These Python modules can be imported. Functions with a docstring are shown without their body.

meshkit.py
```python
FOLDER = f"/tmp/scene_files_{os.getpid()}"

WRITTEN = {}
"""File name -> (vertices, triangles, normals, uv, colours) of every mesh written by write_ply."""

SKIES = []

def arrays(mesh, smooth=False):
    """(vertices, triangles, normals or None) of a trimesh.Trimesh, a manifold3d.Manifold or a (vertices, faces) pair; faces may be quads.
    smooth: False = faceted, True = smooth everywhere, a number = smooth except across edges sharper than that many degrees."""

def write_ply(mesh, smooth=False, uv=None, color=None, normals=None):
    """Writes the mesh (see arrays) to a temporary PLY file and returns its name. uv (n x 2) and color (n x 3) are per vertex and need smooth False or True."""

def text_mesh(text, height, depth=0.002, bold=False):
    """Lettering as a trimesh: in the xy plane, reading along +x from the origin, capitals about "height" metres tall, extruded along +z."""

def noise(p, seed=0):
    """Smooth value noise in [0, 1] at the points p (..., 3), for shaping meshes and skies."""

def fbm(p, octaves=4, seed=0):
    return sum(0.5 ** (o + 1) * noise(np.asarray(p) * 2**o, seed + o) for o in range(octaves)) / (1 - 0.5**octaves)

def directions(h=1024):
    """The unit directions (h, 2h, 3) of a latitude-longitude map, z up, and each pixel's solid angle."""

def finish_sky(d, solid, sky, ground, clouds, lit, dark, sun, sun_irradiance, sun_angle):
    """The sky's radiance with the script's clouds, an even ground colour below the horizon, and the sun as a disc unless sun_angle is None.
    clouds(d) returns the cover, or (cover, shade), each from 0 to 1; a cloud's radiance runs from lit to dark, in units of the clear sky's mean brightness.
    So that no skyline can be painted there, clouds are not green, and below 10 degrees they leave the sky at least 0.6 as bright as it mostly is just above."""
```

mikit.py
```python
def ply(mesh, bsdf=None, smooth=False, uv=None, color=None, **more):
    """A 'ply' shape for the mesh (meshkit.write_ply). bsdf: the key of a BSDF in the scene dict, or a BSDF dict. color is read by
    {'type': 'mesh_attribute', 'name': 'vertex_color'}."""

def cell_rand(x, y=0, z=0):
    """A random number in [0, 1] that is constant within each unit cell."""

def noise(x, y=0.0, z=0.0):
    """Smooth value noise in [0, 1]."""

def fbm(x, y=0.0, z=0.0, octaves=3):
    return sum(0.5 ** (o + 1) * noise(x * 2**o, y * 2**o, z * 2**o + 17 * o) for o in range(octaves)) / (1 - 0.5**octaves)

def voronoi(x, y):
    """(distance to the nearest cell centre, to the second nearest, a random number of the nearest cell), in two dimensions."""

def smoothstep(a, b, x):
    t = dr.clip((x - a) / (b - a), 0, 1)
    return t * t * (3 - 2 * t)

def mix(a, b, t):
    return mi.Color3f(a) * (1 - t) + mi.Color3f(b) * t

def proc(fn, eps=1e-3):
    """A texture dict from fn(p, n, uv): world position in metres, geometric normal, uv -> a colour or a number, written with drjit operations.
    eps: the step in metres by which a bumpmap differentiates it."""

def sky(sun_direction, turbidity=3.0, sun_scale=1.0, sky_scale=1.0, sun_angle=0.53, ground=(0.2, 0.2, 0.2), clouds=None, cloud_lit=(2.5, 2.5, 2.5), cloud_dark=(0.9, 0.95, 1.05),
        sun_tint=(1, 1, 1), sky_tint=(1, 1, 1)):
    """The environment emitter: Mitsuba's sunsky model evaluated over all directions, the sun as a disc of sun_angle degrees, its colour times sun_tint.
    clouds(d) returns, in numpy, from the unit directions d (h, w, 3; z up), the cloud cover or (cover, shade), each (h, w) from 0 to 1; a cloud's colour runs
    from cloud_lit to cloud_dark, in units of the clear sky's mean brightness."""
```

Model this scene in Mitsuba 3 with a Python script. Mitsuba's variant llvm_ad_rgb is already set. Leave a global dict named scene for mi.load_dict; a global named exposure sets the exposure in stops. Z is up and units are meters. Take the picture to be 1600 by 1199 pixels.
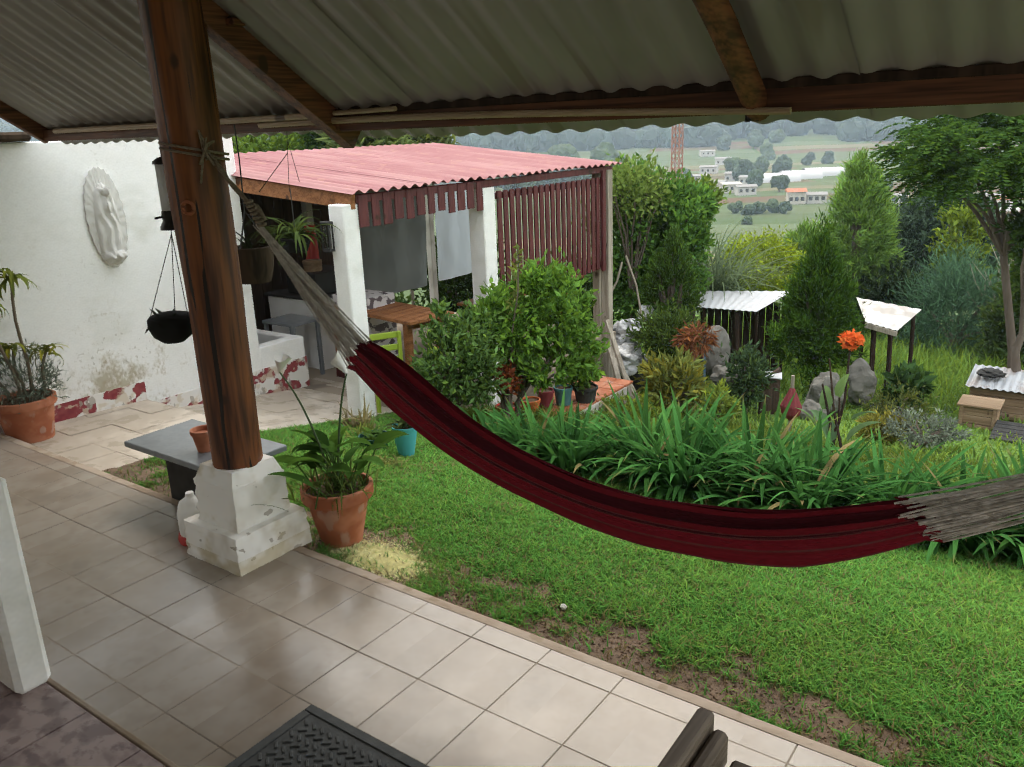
import math, random
import numpy as np, trimesh
import drjit as dr
import mitsuba as mi
import mikit, meshkit
from mikit import noise, fbm, smoothstep, mix, cell_rand, voronoi

# ------------------------------------------------------------------ camera, sky, exposure
# world: x runs along the terrace edge, y out into the garden, z up; metres; the terrace floor is z = 0
T = mi.ScalarTransform4f
EYE = np.array([0.0, 0.0, 2.0])
RIGHT = np.array([0.8106313, 0.58430665, -0.0382443])
DOWN = np.array([0.14031064, -0.25723797, -0.9561075])
FWD = np.array([-0.56849786, 0.76968459, -0.29050959])
CAM = np.eye(4); CAM[:3, 0] = -RIGHT; CAM[:3, 1] = -DOWN; CAM[:3, 2] = FWD; CAM[:3, 3] = EYE
scene, labels = {}, {}
HAZE = 0.0005
scene['valley_air'] = {'type': 'homogeneous', 'albedo': {'type': 'rgb', 'value': [0.95, 0.95, 0.95]},
                       'sigma_t': {'type': 'rgb', 'value': [HAZE * 0.8, HAZE, HAZE * 1.25]}}
scene['camera'] = {'type': 'perspective', 'fov_axis': 'x', 'fov': math.degrees(2 * math.atan(800 / 1300)),
                   'near_clip': 0.05, 'far_clip': 20000.0, 'to_world': T(CAM),
                   'medium': {'type': 'ref', 'id': 'valley_air'}}
scene['daylight'] = mikit.sky([-0.35, 0.45, 0.95], turbidity=3, sun_scale=0.2, sun_angle=50, sun_tint=(0.92, 0.99, 1.08), ground=(0.12, 0.14, 0.09),
                              clouds=lambda d: 1.0, cloud_lit=(2.38, 2.55, 2.74))
exposure = 3.55


def at(px, py, dist):
    """the place at this horizontal distance from the camera, on the line of sight of a point of the 1600 x 1199 photograph"""
    r = RIGHT * (px - 800) + DOWN * (py - 599.5) + FWD * 1300
    return EYE + r * (dist / math.hypot(r[0], r[1]))


# ------------------------------------------------------------------ helpers
def numbered(name):
    key, i = name, 0
    while key in USED:
        i += 1
        key = f'{name}_{i:03d}'
    USED.add(key)
    return key


USED = set(scene)


def thing(name, label=None, cat=None, group=None):
    key = numbered(name)
    if label:
        labels[key] = {'label': label, 'category': cat}
        if group:
            labels[key]['group'] = group
    return key


def put(name, mesh, bsdf, parent=None, smooth=False, color=None, label=None, cat=None, group=None, kind=None):
    key = numbered((parent + '__' if parent else '') + name)
    smooth = bool(smooth) if color is not None else smooth
    scene[key] = mikit.ply(mesh, bsdf, smooth=smooth, color=color)
    info = {k: v for k, v in dict(label=label, category=cat, group=group, kind=kind).items() if v}
    if info:
        labels[key] = info
    return key


class MB:
    """gathers pieces of one mesh"""
    def __init__(self):
        self.v, self.f, self.c, self.n = [], [], [], 0

    def add(self, v, f, c=None):
        v, f = np.asarray(v, float), np.asarray(f, int)
        self.v.append(v); self.f.append(f + self.n); self.n += len(v)
        if c is not None:
            c = np.asarray(c, float)
            self.c.append(np.tile(c, (len(v), 1)) if c.ndim == 1 else c)
        return self

    def mesh(self):
        return np.vstack(self.v), np.vstack(self.f)

    def put(self, name, bsdf, parent=None, **k):
        return put(name, self.mesh(), bsdf, parent, color=np.vstack(self.c) if self.c else None, **k)


def tri(f):
    f = np.asarray(f)
    return np.vstack([f[:, [0, 1, 2]], f[:, [0, 2, 3]]])


def grid_faces(n, m, closed=False):
    """n rows of m points"""
    i, j = np.meshgrid(np.arange(n - 1), np.arange(m if closed else m - 1), indexing='ij')
    a = (i * m + j).ravel(); b = (i * m + (j + 1) % m).ravel()
    return tri(np.stack([a, b, b + m, a + m], 1))


_C = {}


def cbox(lo, hi, c=0.004):
    """a box with chamfered edges"""
    lo, hi = np.minimum(lo, hi).astype(float), np.maximum(lo, hi).astype(float)
    if 'p' not in _C:
        pts = []
        for s in np.ndindex(2, 2, 2):
            s = np.array(s) * 2 - 1
            for k in range(3):
                m = np.ones(3); m[k] = 0
                pts.append((s, m))
        t = np.array([s * (1 - 0.2 * m) for s, m in pts])
        h = trimesh.convex.convex_hull(t)
        idx = [int(np.argmin(np.linalg.norm(t - v, axis=1))) for v in h.vertices]
        _C['p'] = [(pts[i][0], pts[i][1]) for i in idx]; _C['f'] = np.array(h.faces)
    mid, half = (lo + hi) / 2, (hi - lo) / 2
    c = min(c, half.min() * 0.6)
    v = np.array([mid + s * (half - c * m) for s, m in _C['p']])
    return v, _C['f']


def rot(v, deg, axis=2, about=(0, 0, 0)):
    a = math.radians(deg); c, s = math.cos(a), math.sin(a)
    R = np.eye(3); i, j = [(1, 2), (2, 0), (0, 1)][axis]
    R[i, i] = c; R[j, j] = c; R[i, j] = -s; R[j, i] = s
    return (np.asarray(v) - about) @ R.T + about


def beam(a, b, w, h, c=0.004, up=(0, 0, 1)):
    """a squared timber from a to b, w wide and h high"""
    a, b = np.asarray(a, float), np.asarray(b, float)
    L = np.linalg.norm(b - a); d = (b - a) / L
    s = np.cross(d, up); s /= np.linalg.norm(s); u = np.cross(s, d)
    v, f = cbox((0, -w / 2, -h / 2), (L, w / 2, h / 2), c)
    return a + v[:, :1] * d - v[:, 1:2] * s + v[:, 2:] * u, f


def tube(p, r, n=8, cap=True):
    p = np.asarray(p, float); m = len(p)
    r = np.broadcast_to(np.asarray(r, float), m)
    d = np.gradient(p, axis=0); d /= np.linalg.norm(d, axis=1, keepdims=True) + 1e-12
    ref = np.array([0.31, 0.17, 0.93]) if abs(d[:, 2]).mean() < 0.8 else np.array([1.0, 0.1, 0.05])
    s = np.cross(d, ref); s /= np.linalg.norm(s, axis=1, keepdims=True); u = np.cross(s, d)
    a = np.arange(n) / n * 2 * np.pi
    v = (p[:, None] + r[:, None, None] * (np.cos(a)[None, :, None] * s[:, None] + np.sin(a)[None, :, None] * u[:, None])).reshape(-1, 3)
    f = grid_faces(m, n, True)
    if cap:
        v = np.vstack([v, p[:1], p[-1:]]); k = np.arange(n); e = m * n
        f = np.vstack([f, np.stack([(k + 1) % n, k, k * 0 + e], 1), np.stack([k + (m - 1) * n, (k + 1) % n + (m - 1) * n, k * 0 + e + 1], 1)])
    return v, f


def lathe(prof, n=28, center=(0, 0, 0), closed=False):
    """prof: (radius, z) pairs"""
    prof = np.asarray(prof, float); a = np.arange(n) / n * 2 * np.pi
    v = np.stack([prof[:, :1] * np.cos(a), prof[:, :1] * np.sin(a), np.repeat(prof[:, 1:], n, 1)], -1).reshape(-1, 3)
    return v + np.asarray(center), grid_faces(len(prof), n, True)


def solid_sheet(P, t=0.004, down=(0, 0, -1)):
    """a sheet of thickness t from a grid of points (n, m, 3)"""
    n, m = P.shape[:2]
    top = P.reshape(-1, 3); bot = top + np.asarray(down) * t; N = n * m
    f = grid_faces(n, m)
    rim = np.concatenate([np.arange(m), np.arange(1, n) * m + m - 1, (n - 1) * m + np.arange(m - 2, -1, -1), np.arange(n - 2, 0, -1) * m])
    nx = np.roll(rim, -1)
    return np.vstack([top, bot]), np.vstack([f, f[:, ::-1] + N, np.stack([rim, nx, nx + N], 1), np.stack([rim, nx + N, rim + N], 1)])


def corrugated(A, B, C, D, pitch, amp, t=0.002, along=2, phase=0.0):
    """sheet over the quadrilateral A B (one end) D C (other end); the corrugations run from AB to DC"""
    A, B, C, D = (np.asarray(q, float) for q in (A, B, C, D))
    w = np.linalg.norm(B - A); m = max(9, int(w / pitch * 8) + 1)
    u = np.linspace(0, 1, m); s = np.linspace(0, 1, along)
    P = (A + (B - A) * u[:, None])[None] * (1 - s[:, None, None]) + (D + (C - D) * u[:, None])[None] * s[:, None, None]
    nrm = np.cross(B - A, D - A); nrm /= np.linalg.norm(nrm); nrm *= np.sign(nrm[2])
    P = P + (amp * np.cos((u * w / pitch + phase) * 2 * np.pi))[None, :, None] * nrm
    return solid_sheet(P, t, -nrm)


def leafset(pts, dirs, L, W, rng, color, fold=0.25, vary=0.25, tint=(1.25, 1.1, 0.6)):
    """a folded rhombic leaf at each point; colours differ from leaf to leaf"""
    n = len(pts)
    d = dirs / (np.linalg.norm(dirs, axis=1, keepdims=True) + 1e-9)
    q = rng.normal(size=(n, 3)); s = np.cross(d, q); s /= np.linalg.norm(s, axis=1, keepdims=True) + 1e-9
    nn = np.cross(s, d)
    L = np.broadcast_to(L, n) * rng.uniform(0.7, 1.25, n); W = np.broadcast_to(W, n) * rng.uniform(0.75, 1.2, n)
    b = pts; t = pts + d * L[:, None]
    mid = pts + d * (L * 0.45)[:, None] + nn * (W * fold)[:, None]
    l = mid + s * (W / 2)[:, None]; r = mid - s * (W / 2)[:, None]
    v = np.stack([b, l, t, r], 1).reshape(-1, 3)
    k = np.arange(n) * 4
    f = np.vstack([np.stack([k, k + 1, k + 2], 1), np.stack([k, k + 2, k + 3], 1)])
    c = leaf_colors(n, color, rng, vary, tint)
    return v, f, np.repeat(c, 4, 0)


def leaf_colors(n, color, rng, vary=0.25, tint=(1.25, 1.1, 0.6)):
    c = np.asarray(color, float) * (1 + vary * rng.normal(size=(n, 1))).clip(0.45, 1.8)
    w = rng.uniform(0, 1, (n, 1)) ** 2
    return np.clip(c * (1 - w) + c * np.asarray(tint) * w, 0.004, 0.8)


def straps(base, az, elev, L, W, bend, rng, color, seg=6, vary=0.2, tint=(1.2, 1.1, 0.7), taper=1.0, keel=0.15):
    """arching strap leaves: base (n,3), azimuth, start elevation (radians), length, width, bend (radians over the leaf)"""
    n = len(base)
    e = elev[:, None] - bend[:, None] * np.linspace(0, 1, seg + 1)[None] ** 1.3
    st = (L / seg)[:, None]
    h = np.cumsum(np.cos(e) * st, 1) - np.cos(e[:, :1]) * st; z = np.cumsum(np.sin(e) * st, 1) - np.sin(e[:, :1]) * st
    ca, sa = np.cos(az)[:, None], np.sin(az)[:, None]
    c = base[:, None] + np.stack([h * ca, h * sa, z], -1)
    tw = rng.normal(0, 0.25, n)[:, None]
    side = np.stack([-sa * np.cos(tw) + 0 * h, ca * np.cos(tw) + 0 * h, np.sin(tw) + 0 * h], -1)
    t = np.linspace(0, 1, seg + 1)
    wp = (np.minimum(1, 0.55 + t * 2) * np.clip((1 - t ** (2.6 * taper)) ** 0.8, 0.03, 1))[None, :, None] * W[:, None, None] / 2
    up = np.stack([-np.sin(e) * ca, -np.sin(e) * sa, np.cos(e)], -1)
    v = np.stack([c - side * wp + up * wp * keel * 2, c, c + side * wp + up * wp * keel * 2], 2).reshape(-1, 3)
    k = (np.arange(n) * (seg + 1) * 3)[:, None] + (np.arange(seg) * 3)[None]
    k = k.ravel()
    f = np.vstack([np.stack([k, k + 1, k + 4], 1), np.stack([k, k + 4, k + 3], 1), np.stack([k + 1, k + 2, k + 5], 1), np.stack([k + 1, k + 5, k + 4], 1)])
    col = leaf_colors(n, color, rng, vary, tint)
    return v, f, np.repeat(col, (seg + 1) * 3, 0)


def unit(rng, n):
    q = rng.normal(size=(n, 3))
    return q / np.linalg.norm(q, axis=1, keepdims=True)


def crown(center, radii, n_clump, per, L, W, rng, color, clump=0.22, up=0.3, shape=None, fold=0.25, vary=0.28, tint=(1.3, 1.15, 0.55), inner=0.45, droop=0.0):
    """foliage: leaf clumps spread through an uneven volume"""
    center, radii = np.asarray(center, float), np.asarray(radii, float)
    u = unit(rng, n_clump)
    rr = rng.uniform(inner, 1.0, n_clump) ** 0.6 * (0.60 + 0.72 * meshkit.noise(u * 2.4 + 7.3, int(rng.integers(1000)))) * np.where(rng.uniform(0, 1, n_clump) < 0.10, rng.uniform(1.05, 1.3, n_clump), 1.0)
    c = u * rr[:, None]
    if shape is not None:
        h = (c[:, 2] + 1) / 2
        c[:, :2] *= shape(np.clip(h, 0, 1))[:, None]
    cc = center + c * radii
    cl = np.repeat(cc, per, 0); ou = np.repeat(u, per, 0)
    k = n_clump * per
    off = rng.normal(size=(k, 3)) * clump * radii.min()
    size = np.repeat(rng.uniform(0.6, 1.3, n_clump), per)[:, None]
    pts = cl + off * size * [0.85, 0.85, 0.7] + (ou * 0.7 + [0, 0, 0.4]) * rng.normal(size=(k, 1)) * clump * radii.min() * size * 0.9
    d = ou * 0.7 + unit(rng, k) * 0.8 + [0, 0, up - droop]
    cv = np.repeat(rng.uniform(0.78, 1.22, n_clump), per)
    v, f, col = leafset(pts, d, L, W, rng, color, fold, vary, tint)
    return v, f, np.clip(col * np.repeat(cv, 4)[:, None], 0.004, 0.8), cc


def limbs(root, tops, rng, r0=0.05, r1=0.012, fork=0.45, n=5):
    """a trunk and limbs from the root to each top"""
    m = MB()
    root = np.asarray(root, float); tops = np.asarray(tops, float)
    fk = root + (tops.mean(0) - root) * fork
    tr = [root + (fk - root) * t + rng.normal(0, 0.03, 3) * (0 < t < 1) * r0 * 8 for t in np.linspace(0, 1, 6)]
    m.add(*tube(tr, np.linspace(r0 * 1.25, r0 * 0.8, 6), 8))
    for t_ in tops:
        b = [fk + (t_ - fk) * t + np.array([0, 0, 1]) * 0.12 * math.sin(t * 3.1) * np.linalg.norm(t_ - fk) + rng.normal(0, 0.02, 3) * (0 < t < 1) for t in np.linspace(0, 1, n)]
        m.add(*tube(b, np.linspace(r0 * 0.7, r1, n), 6))
    return m


def blob(center, radii, rng, sub=2, rough=0.25, freq=2.0):
    s = trimesh.creation.icosphere(subdivisions=sub)
    v = np.array(s.vertices)
    k = 1 + rough * (meshkit.fbm(v * freq + rng.uniform(0, 50, 3), 3, int(rng.integers(999))) - 0.5) * 2
    return v * k[:, None] * np.asarray(radii) + np.asarray(center), np.array(s.faces)


PY = [2.46, 3.5, 4.86, 6, 9, 11, 13, 16, 20, 26, 40, 60, 90, 130, 1e5]
PZ = [-.06, -.13, -.40, -.66, -1.4, -1.8, -2.1, -2.45, -2.9, -4, -8, -12, -15.5, -17, -17]


def ground_z(x, y):
    x, y = np.asarray(x, float), np.asarray(y, float)
    s = y + 0.3 * np.clip(-x - 8, 0, None)
    z = np.interp(s, PY, PZ)
    r = np.hypot(x, y)
    hill = np.clip(r - 430, 0, None)
    k = meshkit.fbm(np.stack([x / 420, y / 420, 0 * x], -1), 4, 3)
    return z + hill * 0.11 * (0.55 + 0.9 * k) * (y > -200) + np.clip(r - 60, 0, 60) / 60 * (meshkit.fbm(np.stack([x / 60, y / 60, 0 * x], -1), 3, 5) - 0.5) * 2.0


# ------------------------------------------------------------------ materials
def rgb(*c):
    return {'type': 'rgb', 'value': list(c)}


def mat(key, color, rough=0.6, spec=0.3, bump=None, bscale=1.0, two=True, **k):
    b = {'type': 'principled', 'base_color': mikit.proc(color) if callable(color) else rgb(*color) if isinstance(color, tuple) else color,
         'roughness': mikit.proc(rough) if callable(rough) else rough, 'specular': spec, **k}
    if bump:
        b = {'type': 'bumpmap', 'arbitrary': mikit.proc(bump, eps=0.002), 'scale': bscale, 'nested': b}
    scene[key] = {'type': 'twosided', 'nested': b} if two else b
    USED.add(key)


VC = {'type': 'mesh_attribute', 'name': 'vertex_color'}
scene['m_leaf'] = {'type': 'principledthin', 'base_color': VC, 'roughness': 0.42, 'diff_trans': 0.55, 'eta': 1.4}
USED.add('m_leaf')
mat('m_vc', VC, 0.75, 0.2)
mat('m_vc_gloss', VC, 0.35, 0.5)


def f_plaster(p, n, uv):
    a = fbm(p.x * 2.3 + p.z, p.y * 2.3, p.z * 2.7, 4)
    g = noise(p.x * 90, p.y * 90, p.z * 90)
    return mix((0.80, 0.80, 0.785), (0.66, 0.66, 0.62), smoothstep(0.52, 0.8, a)) * (0.95 + 0.08 * g)


def b_rough(p, n, uv):
    return 0.006 * fbm(p.x * 14, p.y * 14, p.z * 14, 3) + 0.0012 * noise(p.x * 120, p.y * 120, p.z * 120)


mat('m_plaster', f_plaster, 0.85, 0.2, b_rough)


def f_oldwall(p, n, uv):
    base = f_plaster(p, n, uv)
    grain = fbm(p.y * 9, p.z * 7, p.x * 3, 5)
    dy, dz = (p.y - 3.42) / 0.36, (p.z - 0.06) / 0.27
    fine = fbm(p.y * 55, p.z * 38, 2.0, 3)
    m = smoothstep(0.52, 0.92, 0.55 * grain + 0.40 * fine + 0.40 * dr.exp(-(dy * dy + dz * dz)) - 0.03)
    m = m * dr.select(dy * dy + dz * dz < 5.5, 1.0, 0.3)
    moss = mix((0.36, 0.33, 0.22), (0.27, 0.20, 0.10), noise(p.y * 25, p.z * 25))
    speck = smoothstep(0.70, 0.78, fbm(p.y * 40, p.z * 40, 3.0, 3)) * smoothstep(0.45, 0.7, fbm(p.y * 3, p.z * 3, 9.0)) * 0.5
    return mix(mix(base, moss, m * 0.8), (0.35, 0.33, 0.28), speck * dr.select(p.z < 0.5, 1.0, 0.3))


mat('m_oldwall', f_oldwall, 0.85, 0.2, b_rough)


def f_peel(p, n, uv):
    a = fbm(p.y * 7 + p.x * 7, p.z * 9, 2.0, 4)
    b = fbm(p.y * 13 + p.x * 13, p.z * 16, 8.0, 4)
    red = mix((0.20, 0.035, 0.045), (0.27, 0.07, 0.07), noise(p.y * 40, p.z * 40))
    lim = dr.select(p.y > 3.25, 0.47, 0.61)
    c = mix(red, (0.68, 0.655, 0.62), smoothstep(lim, lim + 0.05, a))
    c = mix(c, (0.56, 0.48, 0.37), smoothstep(0.58, 0.70, b) * 0.7)
    return mix(c, (0.30, 0.27, 0.23), smoothstep(0.70, 0.74, fbm(p.y * 14 + p.x * 14, p.z * 8, 21.0, 3)) * 0.7)


mat('m_peel', f_peel, 0.8, 0.2)


def f_post(p, n, uv):
    a = fbm(p.x * 5, p.y * 5, p.z * 3, 4)
    w = mix((0.76, 0.75, 0.72), (0.58, 0.55, 0.50), smoothstep(0.5, 0.7, a))
    chip = smoothstep(0.72, 0.75, fbm(p.x * 18, p.y * 18, p.z * 18, 3))
    st = smoothstep(0.40, 0.75, fbm(p.x * 9, p.y * 9, p.z * 9, 4) + dr.select(p.z < 0.07, 0.12, -0.12))
    return mix(mix(w, (0.33, 0.30, 0.26), chip * 0.8), (0.42, 0.35, 0.20), st * 0.7)


mat('m_plinth', f_post, 0.85, 0.2, lambda p, n, uv: 0.012 * fbm(p.x * 16, p.y * 16, p.z * 16, 4))


def wood(c0, c1, k, ax, stretch=0.06):
    def f(p, n, uv):
        q = [p.x, p.y, p.z]
        s = [stretch if i == ax else 1.0 for i in range(3)]
        a = fbm(q[0] * k * s[0], q[1] * k * s[1], q[2] * k * s[2], 4)
        b = fbm(q[0] * k * 4 * s[0], q[1] * k * 4 * s[1], q[2] * k * 4 * s[2], 2)
        knot = smoothstep(0.74, 0.80, fbm(q[0] * 9, q[1] * 9, q[2] * 6, 2))
        return mix(mix(c0, c1, smoothstep(0.3, 0.7, a * 0.65 + b * 0.35)), (0.03, 0.014, 0.007), knot * 0.8)
    return f


def f_log(p, n, uv):
    c = wood((0.040, 0.012, 0.005), (0.185, 0.060, 0.016), 22, 2, 0.05)(p, n, uv)
    crack = smoothstep(0.685, 0.70, fbm(p.x * 30, p.y * 30, p.z * 0.9, 2))
    knot = smoothstep(0.70, 0.74, fbm(p.x * 8 + 5, p.y * 8, p.z * 5, 2))
    return mix(mix(c, (0.012, 0.006, 0.004), crack), (0.03, 0.012, 0.006), knot * 0.8)


mat('m_log', f_log, 0.55, 0.4, lambda p, n, uv: 0.004 * fbm(p.x * 40, p.y * 40, p.z * 3, 3))
mat('m_beam_x', wood((0.05, 0.018, 0.009), (0.15, 0.058, 0.025), 30, 0), 0.55, 0.4)
mat('m_beam_y', wood((0.05, 0.018, 0.009), (0.17, 0.062, 0.025), 30, 1), 0.55, 0.4)
mat('m_pole', wood((0.26, 0.19, 0.12), (0.40, 0.31, 0.21), 40, 0), 0.5, 0.4)
mat('m_slat', wood((0.060, 0.013, 0.015), (0.115, 0.028, 0.028), 40, 2), 0.5, 0.4)
mat('m_plank', wood((0.18, 0.07, 0.025), (0.34, 0.145, 0.058), 22, 1), 0.6, 0.3)
mat('m_grey_wood', wood((0.22, 0.19, 0.15), (0.38, 0.34, 0.28), 24, 2), 0.75, 0.25)
mat('m_chair', wood((0.10, 0.075, 0.055), (0.21, 0.17, 0.135), 30, 1), 0.65, 0.3)
mat('m_crate', wood((0.17, 0.11, 0.065), (0.29, 0.205, 0.13), 14, 0), 0.7, 0.25)
mat('m_dark_plank', wood((0.020, 0.013, 0.009), (0.05, 0.03, 0.02), 24, 2), 0.7, 0.2)


def f_zinc(p, n, uv):
    a = fbm(p.x * 3, p.y * 1.2, p.z, 4)
    b = fbm(p.x * 9, p.y * 0.8, 4.0, 3)
    c = mix((0.25, 0.232, 0.215), (0.195, 0.18, 0.165), smoothstep(0.4, 0.7, a))
    return mix(c, (0.15, 0.12, 0.095), smoothstep(0.60, 0.72, b) * 0.6)


mat('m_zinc', f_zinc, 0.45, 0.5)


def f_redroof(p, n, uv):
    a = fbm(p.x * 1.2, p.y * 5, p.z, 4)
    b = fbm(p.x * 7, p.y * 9, 3.0, 3)
    return mix(mix((0.24, 0.085, 0.095), (0.31, 0.15, 0.152), smoothstep(0.34, 0.75, a)), (0.30, 0.14, 0.12), smoothstep(0.66, 0.76, b) * 0.6)


mat('m_redroof', f_redroof, 0.6, 0.3)


def f_tin(p, n, uv):
    a = fbm(p.x * 3, p.y * 3, p.z, 4)
    return mix((0.36, 0.375, 0.40), (0.26, 0.225, 0.215), smoothstep(0.56, 0.72, a))


mat('m_tin', f_tin, 0.4, 0.5)
mat('m_house', (0.40, 0.39, 0.37), 0.9, 0.1)
mat('m_house_roof', (0.22, 0.215, 0.21), 0.8, 0.15)
mat('m_film', (0.42, 0.43, 0.44), 0.6, 0.3)
mat('m_tin_white', lambda p, n, uv: mix(mix((0.62, 0.61, 0.60), (0.42, 0.39, 0.36), smoothstep(0.46, 0.66, fbm(p.x * 4, p.y * 4, p.z * 4, 4))), (0.26, 0.15, 0.09), smoothstep(0.62, 0.74, fbm(p.x * 7 + 3, p.y * 7, p.z * 7, 3)) * 0.25), 0.55, 0.4)


def f_tile(p, n, uv):
    ti = cell_rand(dr.floor((p.x + 1.952) / 0.328 + 0.5), dr.floor((p.y - 1.3) / 0.328), 4)
    a = fbm(p.x * 4 + ti * 30, p.y * 5, ti * 9, 5)
    b = fbm(p.x * 16 + ti * 11, p.y * 16, 5.0, 4)
    c = mix((0.240, 0.196, 0.154), (0.290, 0.252, 0.212), smoothstep(0.30, 0.74, a))
    c = mix(c, (0.225, 0.172, 0.125), smoothstep(0.50, 0.80, b) * 0.3)
    d = fbm(p.x * 6 + 40, p.y * 7, 1.0, 4)
    return mix(c, (0.19, 0.155, 0.125), smoothstep(0.62, 0.80, d) * 0.3) * (0.94 + 0.12 * ti)


def r_tile(p, n, uv):
    return 0.13 + 0.22 * fbm(p.x * 5, p.y * 5, 7.0, 3)


mat('m_tile', f_tile, r_tile, 0.75)
mat('m_grout', lambda p, n, uv: mix((0.28, 0.235, 0.185), (0.155, 0.128, 0.102), smoothstep(0.42, 0.60, fbm(p.x * 2.2, p.y * 2.2, p.z * 6, 4))), 0.9, 0.15)


def f_curb(p, n, uv):
    a = fbm(p.x * 5, p.y * 12, p.z * 9, 5)
    return mix(mix((0.36, 0.295, 0.235), (0.28, 0.215, 0.16), smoothstep(0.35, 0.7, a)), (0.25, 0.19, 0.13), smoothstep(0.62, 0.7, fbm(p.x * 14, p.y * 14, p.z * 14, 3)) * 0.6)


mat('m_curb', f_curb, 0.85, 0.15)


def f_patio(p, n, uv):
    a = fbm(p.x * 2.5 + p.y, p.y * 3, 1.0, 5)
    return mix(mix((0.40, 0.345, 0.28), (0.52, 0.46, 0.39), smoothstep(0.35, 0.7, a)), (0.27, 0.225, 0.17), smoothstep(0.58, 0.72, fbm(p.x * 9, p.y * 9, 4.0, 4)) * 0.5)


mat('m_patio', f_patio, 0.55, 0.35)


def f_purple(p, n, uv):
    a = fbm(p.x * 11 + 2 * fbm(p.x * 6, p.y * 6, 2.0), p.y * 15, 0.0, 5)
    b = fbm(p.x * 22, p.y * 30, 6.0, 4)
    c = mix((0.22, 0.165, 0.162), (0.36, 0.28, 0.265), smoothstep(0.36, 0.64, a))
    return mix(c, (0.12, 0.08, 0.085), smoothstep(0.52, 0.74, b) * 0.6)


mat('m_purple', f_purple, 0.35, 0.45)


def f_terra(p, n, uv):
    a = fbm(p.x * 9, p.y * 9, p.z * 9, 4)
    return mix(mix((0.30, 0.095, 0.045), (0.40, 0.16, 0.09), smoothstep(0.35, 0.7, a)), (0.42, 0.30, 0.24), smoothstep(0.60, 0.72, fbm(p.x * 14, p.y * 14, p.z * 7 + 5, 4)) * 0.5)


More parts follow.
